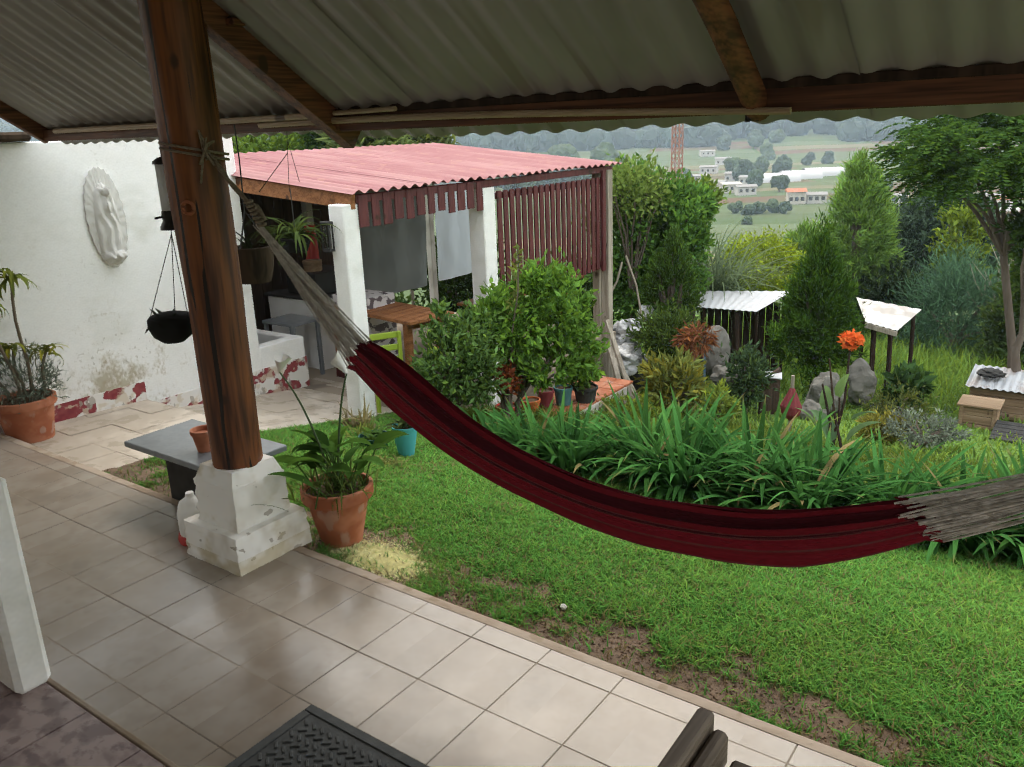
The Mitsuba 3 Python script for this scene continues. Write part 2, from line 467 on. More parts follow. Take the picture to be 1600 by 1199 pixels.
mat('m_terracotta', f_terra, 0.7, 0.25)
mat('m_soil', lambda p, n, uv: mix((0.055, 0.036, 0.024), (0.12, 0.08, 0.055), fbm(p.x * 40, p.y * 40, p.z * 40, 3)), 0.95, 0.1)
mat('m_granite', lambda p, n, uv: mix((0.13, 0.145, 0.16), (0.19, 0.205, 0.22), fbm(p.x * 30, p.y * 30, p.z * 30, 4)), 0.22, 0.5)
mat('m_black_stone', lambda p, n, uv: mix((0.018, 0.018, 0.018), (0.045, 0.043, 0.04), fbm(p.x * 12, p.y * 12, p.z * 12, 4)), 0.7, 0.3)
mat('m_rubber', lambda p, n, uv: mix((0.030, 0.033, 0.033), (0.062, 0.066, 0.066), fbm(p.x * 25, p.y * 25, 1.0, 4)), 0.6, 0.35)
mat('m_black', (0.02, 0.02, 0.02), 0.45, 0.4)
mat('m_soot', (0.010, 0.010, 0.009), 0.8, 0.15)
mat('m_bark_tub', wood((0.018, 0.012, 0.008), (0.055, 0.036, 0.022), 24, 2), 0.8, 0.2)
mat('m_rope', lambda p, n, uv: mix((0.13, 0.10, 0.075), (0.24, 0.20, 0.15), noise(p.x * 120, p.y * 120, p.z * 120)), 0.9, 0.1)
mat('m_cord', lambda p, n, uv: mix((0.30, 0.28, 0.25), (0.62, 0.59, 0.55), noise(p.x * 60, p.y * 160, p.z * 60)), 0.9, 0.1)


def f_fabric(p, n, uv):
    return 0.0012 * noise(p.x * 420, p.y * 420, p.z * 420)


mat('m_fabric', VC, 0.85, 0.12)
mat('m_conc', lambda p, n, uv: mix((0.44, 0.42, 0.38), (0.31, 0.29, 0.255), smoothstep(0.35, 0.7, fbm(p.x * 6, p.y * 6, p.z * 4, 4))), 0.85, 0.2)
mat('m_tarp_dark', lambda p, n, uv: mix((0.135, 0.15, 0.15), (0.19, 0.205, 0.20), fbm(p.y * 3, p.z * 3, 2.0, 4)), 0.5, 0.3)
scene['m_tarp_light'] = {'type': 'principledthin', 'base_color': rgb(0.62, 0.66, 0.70), 'roughness': 0.45, 'diff_trans': 0.75}
USED.add('m_tarp_light')
mat('m_white_plastic', (0.72, 0.72, 0.70), 0.35, 0.5)
mat('m_red_plastic', (0.42, 0.03, 0.025), 0.4, 0.5)
mat('m_teal', lambda p, n, uv: mix((0.05, 0.33, 0.36), (0.09, 0.40, 0.42), fbm(p.x * 12, p.y * 12, p.z * 12, 3)), 0.4, 0.5)
mat('m_green_plastic', (0.012, 0.06, 0.045), 0.45, 0.4)
mat('m_lime', (0.33, 0.45, 0.05), 0.5, 0.4)
mat('m_orange_pot', (0.48, 0.13, 0.035), 0.6, 0.3)
mat('m_magenta', (0.17, 0.035, 0.04), 0.8, 0.2)
mat('m_teal_pot', (0.06, 0.17, 0.18), 0.5, 0.4)
mat('m_pebble', VC, 0.75, 0.25)
mat('m_relief', lambda p, n, uv: mix((0.60, 0.59, 0.56), (0.50, 0.49, 0.46), fbm(p.x * 20, p.y * 20, p.z * 20, 4)), 0.8, 0.2)
mat('m_mosaic', lambda p, n, uv: mix((0.62, 0.60, 0.60), (0.12, 0.10, 0.11), smoothstep(0.55, 0.6, fbm(p.x * 16, p.y * 16, p.z * 16, 3))), 0.5, 0.4)
mat('m_bag', lambda p, n, uv: mix((0.62, 0.63, 0.65), (0.16, 0.165, 0.17), smoothstep(0.42, 0.62, fbm(p.x * 7, p.y * 7, p.z * 7, 4))), 0.45, 0.4, lambda p, n, uv: 0.03 * fbm(p.x * 9, p.y * 9, p.z * 9, 3))
mat('m_rock', lambda p, n, uv: mix((0.07, 0.068, 0.06), (0.20, 0.19, 0.17), fbm(p.x * 7, p.y * 7, p.z * 7, 4)), 0.85, 0.2, lambda p, n, uv: 0.03 * fbm(p.x * 12, p.y * 12, p.z * 12, 4))
mat('m_bark', lambda p, n, uv: mix((0.075, 0.055, 0.042), (0.17, 0.14, 0.115), fbm(p.x * 14, p.y * 14, p.z * 3, 4)), 0.85, 0.15)
mat('m_rust', (0.27, 0.095, 0.045), 0.7, 0.3)
mat('m_blue_paint', (0.06, 0.12, 0.19), 0.6, 0.3)
scene['m_frost'] = {'type': 'principledthin', 'base_color': rgb(0.80, 0.82, 0.82), 'roughness': 0.3, 'diff_trans': 1.0}
USED.add('m_frost')
scene['m_glass'] = {'type': 'thindielectric', 'int_ior': 1.5}
USED.add('m_glass')


def f_valley(p, n, uv):
    s = p.y + 0.3 * dr.maximum(-p.x - 8, 0.0)
    r = dr.sqrt(p.x * p.x + p.y * p.y)
    near = mix((0.085, 0.15, 0.035), (0.05, 0.085, 0.025), smoothstep(0.35, 0.65, fbm(p.x * 0.7, p.y * 0.7, 0.0, 4)))
    # farmed strips: cells of about 45 by 16 m, turned and bent a little
    w = fbm(p.x * 0.008, p.y * 0.008, 4.0, 3) * 60
    u = (p.x * 0.92 + p.y * 0.39 + w) / 62.0
    k = dr.floor(u)
    v = (p.y * 0.92 - p.x * 0.39 + w * 0.6 + cell_rand(k, 3) * 40) / 17.0
    c = cell_rand(k, dr.floor(v), 2)
    row = 0.9 + 0.16 * noise(p.x * 0.25, p.y * 1.4, 2.0)
    g1, g2, tan, red = (0.085, 0.125, 0.05), (0.13, 0.165, 0.085), (0.185, 0.165, 0.095), (0.15, 0.095, 0.06)
    fld = mix(g1, g2, cell_rand(k, dr.floor(v), 7))
    fld = dr.select(c > 0.48, mi.Color3f(*tan), fld)
    fld = dr.select(c > 0.74, mi.Color3f(*red), fld)
    edge = dr.minimum(dr.minimum(u - k, k + 1 - u) * 62.0, dr.minimum(v - dr.floor(v), dr.floor(v) + 1 - v) * 17.0)
    fld = dr.select(edge < 0.9, mi.Color3f(0.09, 0.13, 0.05), fld) * row
    fld = mix(fld, (0.12, 0.135, 0.07), smoothstep(0.45, 0.65, fbm(p.x * 0.05, p.y * 0.05, 1.0, 4)) * 0.45)
    wood_ = mix((0.03, 0.055, 0.03), (0.055, 0.085, 0.04), fbm(p.x * 0.02, p.y * 0.02, 2.0, 4))
    far = mix(fld * 0.62, wood_ * 0.45, smoothstep(540, 610, r + 130 * (fbm(p.x * 0.004, p.y * 0.004, 6.0, 3) - 0.5)))
    return mix(near, far, smoothstep(55.0, 75.0, s))


mat('m_valley', f_valley, 0.95, 0.05)

# ------------------------------------------------------------------ the setting: ground
xs = np.unique(np.concatenate([-np.geomspace(9, 4200, 110), np.linspace(-9, 6, 61), np.geomspace(6, 2600, 70)]))
ys = np.unique(np.concatenate([[-300, -60, -20, -8, -2, 1, 2.3], np.linspace(2.47, 16, 90), np.geomspace(16, 4200, 170)]))
X, Y = np.meshgrid(xs, ys)
Z = ground_z(X, Y)
Z = Z - 0.22 * ((X > -5.25) & (X < 3.1) & (Y < 9.4)) - 0.9 * ((X <= -5.25) & (X > -9.2) & (Y < 9.6)) - 0.5 * (Y < 2.47)
put('hillside', (np.stack([X, Y, Z], -1).reshape(-1, 3), grid_faces(len(ys), len(xs))), 'm_valley', smooth=True, kind='structure')


def bare(x, y):
    """how bare the soil is, 0 to 1"""
    d = y - 2.46
    n1 = meshkit.fbm(np.stack([x * 1.3, 0 * y, 0 * x], -1), 3, 11)
    n2 = meshkit.fbm(np.stack([x * 5, y * 6, 0 * x], -1), 3, 17)
    n3 = meshkit.fbm(np.stack([x * 17, y * 20, 0 * x], -1), 3, 19)
    w = 0.15 + 0.86 * np.clip(n1 - 0.33, 0, 1) + 0.05 * np.clip(x + 2.9, 0, 3)
    e = np.clip((w - d) / 0.30 + 0.30 + (n2 - 0.5) * 3.2 + (n3 - 0.5) * 2.6, 0, 1)
    pw = np.clip(1.5 - np.hypot((x + 2.82) / 0.30, (y - 2.66) / 0.20) + (n2 - 0.5) * 1.2, 0, 1)
    left = np.clip((-x - 4.35) / 0.15, 0, 1) * np.clip((3.1 - y) / 0.1, 0, 1) * np.clip(n2 * 2.6 - 0.75, 0, 1)
    spot = np.clip((meshkit.fbm(np.stack([x * 2.2, y * 2.2, 0 * x], -1), 3, 29) - 0.66) * 9, 0, 0.8)
    return np.maximum.reduce([e, pw * 1.0, left, spot * 0.35])


def lawn_z(x, y):
    return np.interp(y, PY, PZ) + 0.02 * (meshkit.fbm(np.stack([x * 2, y * 2, 0 * x], -1), 3, 8) - 0.5) + 0.022 * (meshkit.fbm(np.stack([x * 11, y * 11, 0 * x], -1), 4, 9) - 0.5)


xs = np.concatenate([np.linspace(-5.285, 0.8, 330), np.linspace(0.8, 3, 14)[1:]])
ys = np.concatenate([np.linspace(2.457, 5.2, 170), np.linspace(5.2, 9.3, 60)[1:]])
X, Y = np.meshgrid(xs, ys)
V = np.stack([X, Y, lawn_z(X, Y)], -1).reshape(-1, 3)
B = bare(V[:, 0], V[:, 1])
rg = np.random.default_rng(5)
g = meshkit.fbm(V * [9, 9, 0], 3, 2)[:, None]
g2 = meshkit.fbm(V * [3, 4, 0], 4, 6)[:, None]
soil = (np.array([0.16, 0.112, 0.076]) * (1 - g2) + np.array([0.085, 0.055, 0.036]) * g2) * (0.6 + 0.9 * g)
turf = np.array([0.075, 0.135, 0.030]) * (0.7 + 0.6 * g)
put('lawn', (V, grid_faces(len(ys), len(xs))), 'm_vc', smooth=True, color=soil * B[:, None] + turf * (1 - B[:, None]), kind='structure')

# terrace slab, tiles, kerb
TX, TS = -1.952, 0.328
terrace = numbered('terrace')
labels[terrace] = {'kind': 'structure'}
put('slab', cbox((-9.0, -1.3, -0.35), (5.0, 2.385, -0.0011)), 'm_grout', terrace)
rows = [(0.98, 1.30), (1.30, 1.628), (1.628, 1.956), (1.956, 2.284), (2.284, 2.392)]
tm = {}
for (y0, y1) in rows:
    w, h = TS - 0.0042, y1 - y0 - 0.0042
    shape = mikit.ply(cbox((0.003, 0.003, -0.010), (0.003 + w, 0.003 + h, 0.0), 0.0014), 'm_tile')
    for k in range(-16, 8):
        key = numbered(terrace + '__tile')
        scene[key] = {**shape, 'to_world': T().translate([TX + k * TS, y0, 0.0007 * math.sin(k * 7.3 + y0 * 31)])}
e = np.linspace(-9, 5, 240)
kerb = np.stack([np.stack([e, 0 * e + 2.396 , 0 * e - 0.3], -1), np.stack([e, 0 * e + 2.396, 0 * e - 0.002], -1),
                 np.stack([e, 2.446 + 0.007 * (meshkit.fbm(np.stack([e * 5, 0 * e, 0 * e], -1), 3, 1) - .5), 0 * e - 0.004], -1),
                 np.stack([e, 2.462 + 0.02 * (meshkit.fbm(np.stack([e * 4, 0 * e + 3, 0 * e], -1), 3, 1) - .5), 0 * e - 0.018], -1), np.stack([e, 0 * e + 2.466, 0 * e - 0.3], -1)], 0)
put('kerb', (kerb.reshape(-1, 3), grid_faces(5, 240)), 'm_curb', terrace, smooth=40)

# purple step in front of the house door
step = numbered('door_step')
labels[step] = {'kind': 'structure'}
put('riser', cbox((-5.2, -1.2, 0.0), (3.0, 1.056, 0.156)), 'm_plaster', step)
put('nosing', cbox((-5.2, 1.052, 0.10), (3.0, 1.07, 0.170), 0.003), 'm_curb', step)
shape = mikit.ply(cbox((0.003, 0.003, -0.012), (0.327, 0.327, 0.0), 0.002), 'm_purple')
for j in range(2):
    for k in range(-8, 6):
        key = numbered(step + '__tile')
        scene[key] = {**shape, 'to_world': T().translate([-2.62 + k * 0.33, 1.049 - 0.33 * (j + 1), 0.1695])}

# patio between the old wall and the lawn
PTY, PTZ = [2.456, 3.70, 3.701, 4.9, 5.5, 9.6], [-0.075, -0.12, -0.235, -0.41, -0.49, -0.60]
patio = numbered('patio')
labels[patio] = {'kind': 'structure'}
for y0, y1 in ((2.47, 3.70), (3.703, 9.5)):
    yy = np.linspace(y0, y1, 12); zz = np.interp(yy, PTY, PTZ) - 0.006
    xx = np.array([-8.3, -5.27])
    P = np.stack([np.tile(xx, (12, 1)), np.tile(yy[:, None], (1, 2)), np.tile(zz[:, None], (1, 2))], -1)
    put('base', solid_sheet(P, 1.2), 'm_grout', patio)
rg = np.random.default_rng(21)
for y0 in np.arange(2.475, 5.6, 0.33):
    y1 = y0 + 0.325
    for k in range(5):
        x1 = -5.275 - k * 0.33
        if y0 < 3.69 < y1:
            y1 = 3.695
        if y1 - y0 < 0.1:
            continue
        yy = np.array([y0, y1])
        zz = np.interp(yy + (0.006 if y0 > 3.68 else 0), PTY, PTZ) + rg.uniform(-0.002, 0.002)
        P = np.array([[[x1 - 0.323, yy[0], zz[0]], [x1, yy[0], zz[0]]], [[x1 - 0.323, yy[1], zz[1]], [x1, yy[1], zz[1]]]])
        put('tile', solid_sheet(P, 0.012), 'm_patio', patio)

# ------------------------------------------------------------------ house behind the camera and the low parapet
hw = thing('house', 'brown painted house wall behind the terrace with a red roof edge', 'house')
put('wall', cbox((-9, -1.5, -0.3), (5, -1.25, 5.2)), 'm_curb', hw)
v, f = cbox((-5.1, 0.945, 0.171), (-2.885, 1.068, 0.985), 0.02)
v[:, 2] += np.where(v[:, 2] > 0.6, 0.02 * np.sin(v[:, 0] * 3), 0)
put('parapet_wall', (v, f), 'm_plaster', label='low white parapet wall end at the left edge on the purple step tiles', cat='low wall')

# ------------------------------------------------------------------ old white wall with its peeling skirting
ow = thing('garden_wall', 'long white plastered wall with mossy stains and peeling red base', 'wall')
put('face', cbox((-6.95, -1.0, -1.2), (-6.70, 4.93, 2.06), 0.01), 'm_oldwall', ow)
put('skirting', cbox((-6.80, 2.6, -0.3), (-6.695, 3.70, 0.045), 0.002), 'm_peel', ow, label='peeling dark red painted skirting')
put('skirting', cbox((-6.80, 3.70, -0.6), (-6.692, 5.49, -0.16), 0.002), 'm_peel', ow, label='peeling dark red painted skirting')
put('cap', cbox((-7.0, 1.0, 2.063), (-6.62, 3.13, 2.13), 0.02), 'm_bark_tub', ow, label='dark weathered cap on the far left end of the wall')
lw = thing('sink_wall', 'low white masonry sink wall joined to the end of the long wall', 'low wall')
put('front', cbox((-6.85, 4.93, -1.2), (-6.70, 5.48, 0.055), 0.008), 'm_plaster', lw)
put('side', cbox((-7.5, 5.36, -1.2), (-6.852, 5.48, 0.053), 0.008), 'm_plaster', lw)
put('basin', cbox((-7.5, 4.95, -0.6), (-6.86, 5.35, -0.06), 0.008), 'm_black_stone', lw)

# plaster relief
nr, nt = 40, 120
r = np.linspace(0, 1, nr)[:, None]; t = np.linspace(0, 2 * np.pi, nt, endpoint=False)[None]
edge = 1 + 0.045 * np.abs(((t * 26 / np.pi) % 2) - 1) * np.ones_like(r)
yy = r * np.cos(t) * 0.158 * edge; zz = r * np.sin(t) * 0.39 * edge
h = 0.030 - 0.012 * r ** 4 + 0.0035 * np.sin(t * 26 + 1.5 * np.sin(t * 7)) * np.clip((r - 0.42) * 3, 0, 1)
sh = np.interp(zz, [-0.34, -0.25, -0.05, 0.12, 0.19, 0.24], [0.085, 0.100, 0.100, 0.085, 0.065, 0.045])
q = yy / np.maximum(sh, 1e-3)
body = np.sqrt(np.clip(1 - q ** 2, 0, 1)) * ((zz < 0.235) & (zz > -0.33))
fold = np.sin(q * 9 + zz * 14 + 1.5 * np.sin(zz * 20)) * 0.010 + np.sin(q * 4 - zz * 30) * 0.006
h = h + body * (0.055 + fold)
h = h + 0.045 * np.sqrt(np.clip(1 - (yy / 0.036) ** 2 - ((zz - 0.225) / 0.05) ** 2, 0, 1))
h = h + 0.022 * np.sqrt(np.clip(1 - ((yy - 0.008) / 0.03) ** 2 - ((zz - 0.09) / 0.045) ** 2, 0, 1))
h = h + 0.05 * np.sqrt(np.clip(1 - (yy / 0.105) ** 2 - ((zz + 0.315) / 0.055) ** 2, 0, 1)) * (1 + 0.25 * np.sin(yy * 90))
h = h + 0.006 * (meshkit.fbm(np.stack([yy * 25, zz * 25, 0 * yy], -1), 3, 2) - 0.5)
V = np.stack([-6.699 + h, 3.61 + yy, 1.45 + zz], -1)
V = np.concatenate([V, np.stack([0 * yy[-1] - 6.702, 3.61 + yy[-1] * 0.94, 1.45 + zz[-1] * 0.97], -1)[None]], 0)
V[..., 1] += 0.03 * (V[..., 2] - 1.45) * -1.0
put('plaster_relief', (V.reshape(-1, 3), grid_faces(nr + 1, nt, True)), 'm_relief', smooth=50,
    label='pale oval plaster relief of a robed figure hanging on the white wall', cat='wall relief')

# ------------------------------------------------------------------ porch roof
pr = thing('porch_roof', 'corrugated metal porch roof on dark timbers along the top of the view', 'roof')


def zl(y): return 2.145 - 0.68 * (y - 3.1)
def zr(y): return 2.125 - 0.68 * (y - 3.1)


EAVE, EAVE_LEFT = 3.29, 3.265
sx = [-3.40, -2.78, -1.75, -0.78, 0.22, 1.22, 2.22]
for i in range(6):
    dz = 0.005 * (i % 2)
    x0, x1 = sx[i] - (0.05 if i else 0), sx[i + 1]
    m = corrugated((x0, EAVE + 0.02 * (i % 2), zr(EAVE) - dz), (x1, EAVE + 0.02 * (i % 2), zr(EAVE) - dz), (x1, -1.25, zr(-1.25) - dz), (x0, -1.25, zr(-1.25) - dz), 0.138, 0.0095, 0.002, 30, phase=x0 / 0.138)
    put('roof_sheet', m, 'm_zinc', pr, smooth=60)
sx = [-6.35, -5.37, -4.38, -3.34]
for i in range(3):
    dz = 0.005 * (i % 2)
    m = corrugated((sx[i] - 0.05, EAVE_LEFT, zl(EAVE_LEFT) - dz), (sx[i + 1], EAVE_LEFT, zl(EAVE_LEFT) - dz), (sx[i + 1], -1.25, zl(-1.25) - dz), (sx[i] - 0.05, -1.25, zl(-1.25) - dz), 0.138, 0.0095, 0.002, 30, phase=(sx[i] - 0.05) / 0.138)
    put('roof_sheet', m, 'm_zinc', pr, smooth=60)
put('eave_beam', beam((-6.35, 3.10, 2.092), (-3.30, 3.10, 2.078), 0.06, 0.075), 'm_beam_x', pr)
put('eave_beam', beam((-3.30, 3.115, 2.072), (2.3, 3.115, 2.062), 0.07, 0.085), 'm_beam_x', pr)
put('ledger', beam((-3.30, 3.10, 2.128), (2.3, 3.10, 2.120), 0.05, 0.035), 'm_dark_plank', pr)
put('conduit', tube([(-6.1, 3.04, 2.118), (-4.6, 3.035, 2.112), (-3.45, 3.03, 2.112)], 0.016, 10), 'm_pole', pr, smooth=50, label='pale pipe along the left eave beam')
put('conduit', tube([(-3.28, 3.035, 2.118), (-2.86, 3.035, 2.121)], 0.012, 8), 'm_pole', pr, smooth=50)
px = np.linspace(-3.9, -1.0, 14)
put('cane', tube(np.stack([px, 3.06 + 0 * px, 2.082 - 0.052 * ((px + 3.9) / 2.9) ** 1.2 + 0.015 * np.sin((px + 3.9) * 1.1)], -1), np.linspace(0.018, 0.013, 14), 8), 'm_pole', pr, smooth=50, label='long pale cane lying under the eave beam')
put('rafter', beam((-3.36, 3.22, zl(3.22) - 0.075), (-3.36, -1.2, zl(-1.2) - 0.075), 0.085, 0.11), 'm_beam_y', pr)
rp = [(-1.14 + 0.006 * math.sin(k * 2), y, zr(y) - 0.062) for k, y in enumerate(np.linspace(3.14, -1.2, 12))]
put('rafter', tube(rp, 0.048, 12), 'm_beam_y', pr, smooth=50, label='round log rafter in the middle')
put('rafter', tube([(0.95, y, zr(y) - 0.075) for y in np.linspace(3.22, -1.2, 12)], 0.05, 12), 'm_beam_y', pr, smooth=50)
put('rafter', beam((-6.36, 3.12, zl(3.12) - 0.05), (-6.36, -1.2, zl(-1.2) - 0.05), 0.05, 0.1), 'm_beam_y', pr)
put('strut', beam((-3.30, 2.52, zl(2.52) - 0.05), (-3.30, 2.52, zr(2.52)), 0.07, 0.07, up=(0, 1, 0)), 'm_beam_y', pr)
yy = np.linspace(3.12, -1.25, 20)
P = np.stack([np.stack([0 * yy - 3.345, yy, np.array([zl(a) - 0.02 for a in yy])], -1), np.stack([0 * yy - 3.345, yy, np.array([max(zr(a), zl(a)) + 0.0 for a in yy])], -1)], 1)
put('gable_flashing', solid_sheet(P, 0.004, (-1, 0, 0)), 'm_zinc', pr)
rg = np.random.default_rng(3)
m = MB()
for k in range(9):
    a = rg.uniform(0, 6.28); c = np.array([-1.14, 3.13, 2.05])
    p = [c + 0.035 * (1 + 0.4 * rg.uniform()) * np.array([math.cos(a + s), 0.5 * math.sin(a + s), math.sin(1.3 * s + a) * 1.1]) for s in np.linspace(0, 5, 12)]
    m.add(*tube(p, 0.0035, 5))
m.put('wire_tie', 'm_black', pr)

# ------------------------------------------------------------------ porch posts
def porch_post(x, y, label):
    t = thing('porch_post', label, 'post')
    rg = np.random.default_rng(8)
    zz = np.linspace(0.472, 2.62, 40); a = np.linspace(0, 2 * np.pi, 36, endpoint=False)
    R = 0.122 + 0.012 * (zz[:, None] - 0.43) / 2.2 + 0.012 * (meshkit.fbm(np.stack([np.cos(a)[None] * 1.4 + 0 * zz[:, None], np.sin(a)[None] * 1.4 + 0 * zz[:, None], zz[:, None] * 1.1 + 0 * a[None]], -1), 4, 4) - 0.5) * 2
    lean = 0.035 * (zz - 0.43) / 2.2
    V = np.stack([x - lean[:, None] * -0.3 + 0.012 * np.sin(zz * 1.7)[:, None] + R * np.cos(a), y + R * np.sin(a), zz[:, None] + 0 * a[None]], -1)
    put('log', (V.reshape(-1, 3), grid_faces(40, 36, True)), 'm_log', t, smooth=50)
    # stepped plaster plinth, its edges knocked about
    def block(s0, s1, z0, z1, seed, amp, worn=1.0):
        b = trimesh.creation.box((2, 2, 2)).subdivide().subdivide().subdivide().subdivide()
        v = np.array(b.vertices); k = (v[:, 2] + 1) / 2
        c = np.max(np.sort(np.abs(v), 1)[:, 1:2] * 0, 1)
        rr = np.sort(np.abs(v), 1); near = np.clip((rr[:, 1] - 0.80) / 0.2, 0, 1)
        sh = 1 - near * (0.010 + worn * 0.045 * np.clip(meshkit.fbm(v * 3.2 + seed, 3, seed) - 0.42, 0, 1) * 4)
        s = s0 + (s1 - s0) * k
        v2 = np.stack([v[:, 0] * s * sh, v[:, 1] * s * sh, z0 + (z1 - z0) * k], -1)
        v2 += amp * (meshkit.fbm(v2 * 9 + seed, 3, seed)[:, None] - 0.5) * [1, 1, 0.4]
        return v2 + [x, y, 0], np.array(b.faces)
    put('base_block', block(0.228, 0.215, -0.01, 0.185, 5, 0.010, 0.6), 'm_plinth', t, smooth=40)
    put('pedestal', block(0.166, 0.158, 0.17, 0.405, 9, 0.008), 'm_plinth', t, smooth=40)
    put('shoulder', block(0.157, 0.126, 0.395, 0.478, 2, 0.003, 0.15), 'm_plinth', t, smooth=40)
    return t


p0 = porch_post(-3.425, 2.30, 'thick brown log post on a chipped white stepped plinth')
m = MB()
for z0 in (1.955, 1.978):
    a = np.linspace(0, 2 * np.pi, 30)
    m.add(*tube(np.stack([-3.41 + 0.141 * np.cos(a), 2.30 + 0.141 * np.sin(a), z0 + 0.03 * np.cos(a + 2.2)], -1), 0.006, 6))
m.put('rope_binding', 'm_rope', p0)
q = at(294, 325, 3.98)
a = np.linspace(0, 2 * np.pi, 20)
put('ring', tube(np.stack([q[0] + 0.026 * np.cos(a) * 0.85, q[1] + 0.026 * np.cos(a) * 0.5, q[2] + 0.026 * np.sin(a)], -1), 0.009, 8), 'm_rust', p0, smooth=50, label='small ring fixed to the log')
p1 = porch_post(1.36, 2.30, 'second porch post beyond the right edge that carries the hammock')

# ------------------------------------------------------------------ hammock
hm = thing('hammock', 'dark red striped woven hammock slung across the garden view', 'hammock')
cx = np.array([-2.475, -2.36, -2.20, -1.95, -1.70, -1.44, -1.20, -1.00, -0.80, -0.60, -0.44, -0.335])
cz = np.array([1.130, 1.060, 0.965, 0.845, 0.765, 0.718, 0.706, 0.720, 0.752, 0.815, 0.885, 0.940])
hh = np.array([0.076, 0.098, 0.105, 0.095, 0.088, 0.084, 0.085, 0.088, 0.088, 0.082, 0.070, 0.058])
from scipy.interpolate import CubicSpline
s = np.linspace(0, 1, 110); ss = np.linspace(0, 1, len(cx))
gx, gz, gh = CubicSpline(ss, cx)(s), CubicSpline(ss, cz)(s) + 0.008 + 0.010 * np.sin(np.pi * s), CubicSpline(ss, hh)(s) * 0.86
d = np.stack([np.gradient(gx), 0 * gx, np.gradient(gz)], -1); d /= np.linalg.norm(d, axis=1, keepdims=True)
nz = np.stack([-d[:, 2], 0 * gx, d[:, 0]], -1)
nf = 150
u = np.linspace(0, 1, nf)
rg = np.random.default_rng(12)
# section: a cloth gathered into a deep trough, its two hems near the top, pleated along its length
ang = np.pi * (-0.5 + 1.0) * 0 + (u - 0.5) * 2 * 2.86
secy = np.sin(ang) * 0.50
secz = -np.cos(ang)
pl = 0.10 * np.sin(u * 47 + 0.6) + 0.07 * np.sin(u * 83 + 2) + 0.05 * np.sin(u * 131)
Vs = []
for i in range(len(s)):
    ph = 0.25 * np.sin(s[i] * 5 + u * 9)
    k = 1 + 0.05 * np.sin(u * 2 * np.pi * 2 + s[i] * 4) + pl * (1 + 0.5 * np.sin(s[i] * 7 + u * 20)) * 0.7 + 0.03 * np.sin(s[i] * 23 + u * 5) + 0.10 * (meshkit.fbm(np.stack([0 * u + s[i] * 14, u * 26, 0 * u], -1), 3, 7) - 0.5)
    Y = 2.30 + gh[i] * secy * k * 1.0
    off = gh[i] * (secz * k) * 1.05 + gh[i] * 0.12 * np.sin(s[i] * 3 + 1)
    P = np.stack([gx[i] + 0 * u, Y, gz[i] + 0 * u], -1) + off[:, None] * nz[i] 
    P[:, 0] += 0.035 * np.sin(u * 40) * ((i == 0) - (i == len(s) - 1)) + 0.02 * rg.uniform(-1, 1, nf) * (i in (0, len(s) - 1))
    Vs.append(P)
Vs = np.array(Vs)
pal = [(0.150, 0.009, 0.018), (0.105, 0.007, 0.015), (0.185, 0.011, 0.021), (0.055, 0.006, 0.011), (0.160, 0.010, 0.018), (0.080, 0.006, 0.012), (0.200, 0.020, 0.030)]
cols = np.zeros((nf, 3)); b = 0
k = 0
while b < nf:
    w = int(rg.integers(3, 13)); cols[b:b + w] = pal[int(rg.integers(len(pal)))]
    if rg.uniform() < 0.35 and b + w < nf:
        cols[b + w - 1] = (0.14, 0.045, 0.045)
    b += w
C = np.tile(cols[None], (len(s), 1, 1)) * (0.88 + 0.24 * rg.uniform(size=(len(s), nf, 1)))
vv, ff = solid_sheet(Vs, 0.003, (0, 0, 1))
put('bed', (vv, ff), 'm_fabric', hm, smooth=True, color=np.vstack([C.reshape(-1, 3)] * 2))


def cords(ends, knot, n, r, sag, seed):
    m = MB(); rg = np.random.default_rng(seed)
    for k in range(n):
        a = ends[int(k * (len(ends) - 1) / (n - 1))]; b = knot + rg.normal(0, 0.008, 3)
        w = rg.normal(0, 0.010, 3) * [0.3, 1, 1]
        p = [a + (b - a) * t + (np.array([0, 0, -sag]) + w) * 4 * t * (1 - t) for t in np.linspace(0, 1, 7)]
        m.add(*tube(p, r, 4, False))
    return m


kn = np.array([-3.02, 2.30, 1.655])
cords(Vs[0] + [0.006, 0, 0], kn, 62, 0.0027, 0.014, 1).put('cord_fan', 'm_cord', hm)
m = MB()
a = np.linspace(0, 2 * np.pi, 16)
for k in range(7):
    c = kn + [-0.012 * k + 0.02, 0, 0.016 * k]
    m.add(*tube(np.stack([c[0] + 0.016 * np.cos(a), c[1] + 0.016 * np.sin(a), c[2] + 0.004 * np.sin(a)], -1), 0.0065, 6))
for k in range(6):
    e = rg.normal(0, 1, 3) * [0.03, 0.03, 0.03]
    m.add(*tube([kn + [-0.03, 0, 0.05], kn + [-0.03, 0, 0.05] + e * 0.6 + [0, 0, 0.02], kn + [-0.03, 0, 0.04] + e], [0.008, 0.010, 0.004], 6))
m.put('loop', 'm_rope', hm)
m = MB()
for k in range(3):
    o = 0.008 * np.array([math.cos(k * 2.1), math.sin(k * 2.1), 0.3])
    p = [np.array([-3.28, 2.27, 1.965]) + (kn + [-0.05, 0, 0.08] - np.array([-3.28, 2.27, 1.965])) * t + o * math.sin(t * 9 + k) for t in np.linspace(0, 1, 10)]
    m.add(*tube(p, 0.0075, 6))
for k in range(5):
    p0_ = np.array([-3.27, 2.25, 1.97]); e = rg.normal(0, 1, (4, 3)) * [0.02, 0.02, 0.035]
    m.add(*tube([p0_, p0_ + e[0] + [0.015, 0, 0.05], p0_ + e[1] + [0.02, 0, 0.02], p0_ + e[2] + [0.01, 0, -0.05]], 0.005, 5))
m.put('hanging_rope', 'm_rope', hm)
kr = np.array([0.52, 2.30, 1.44])
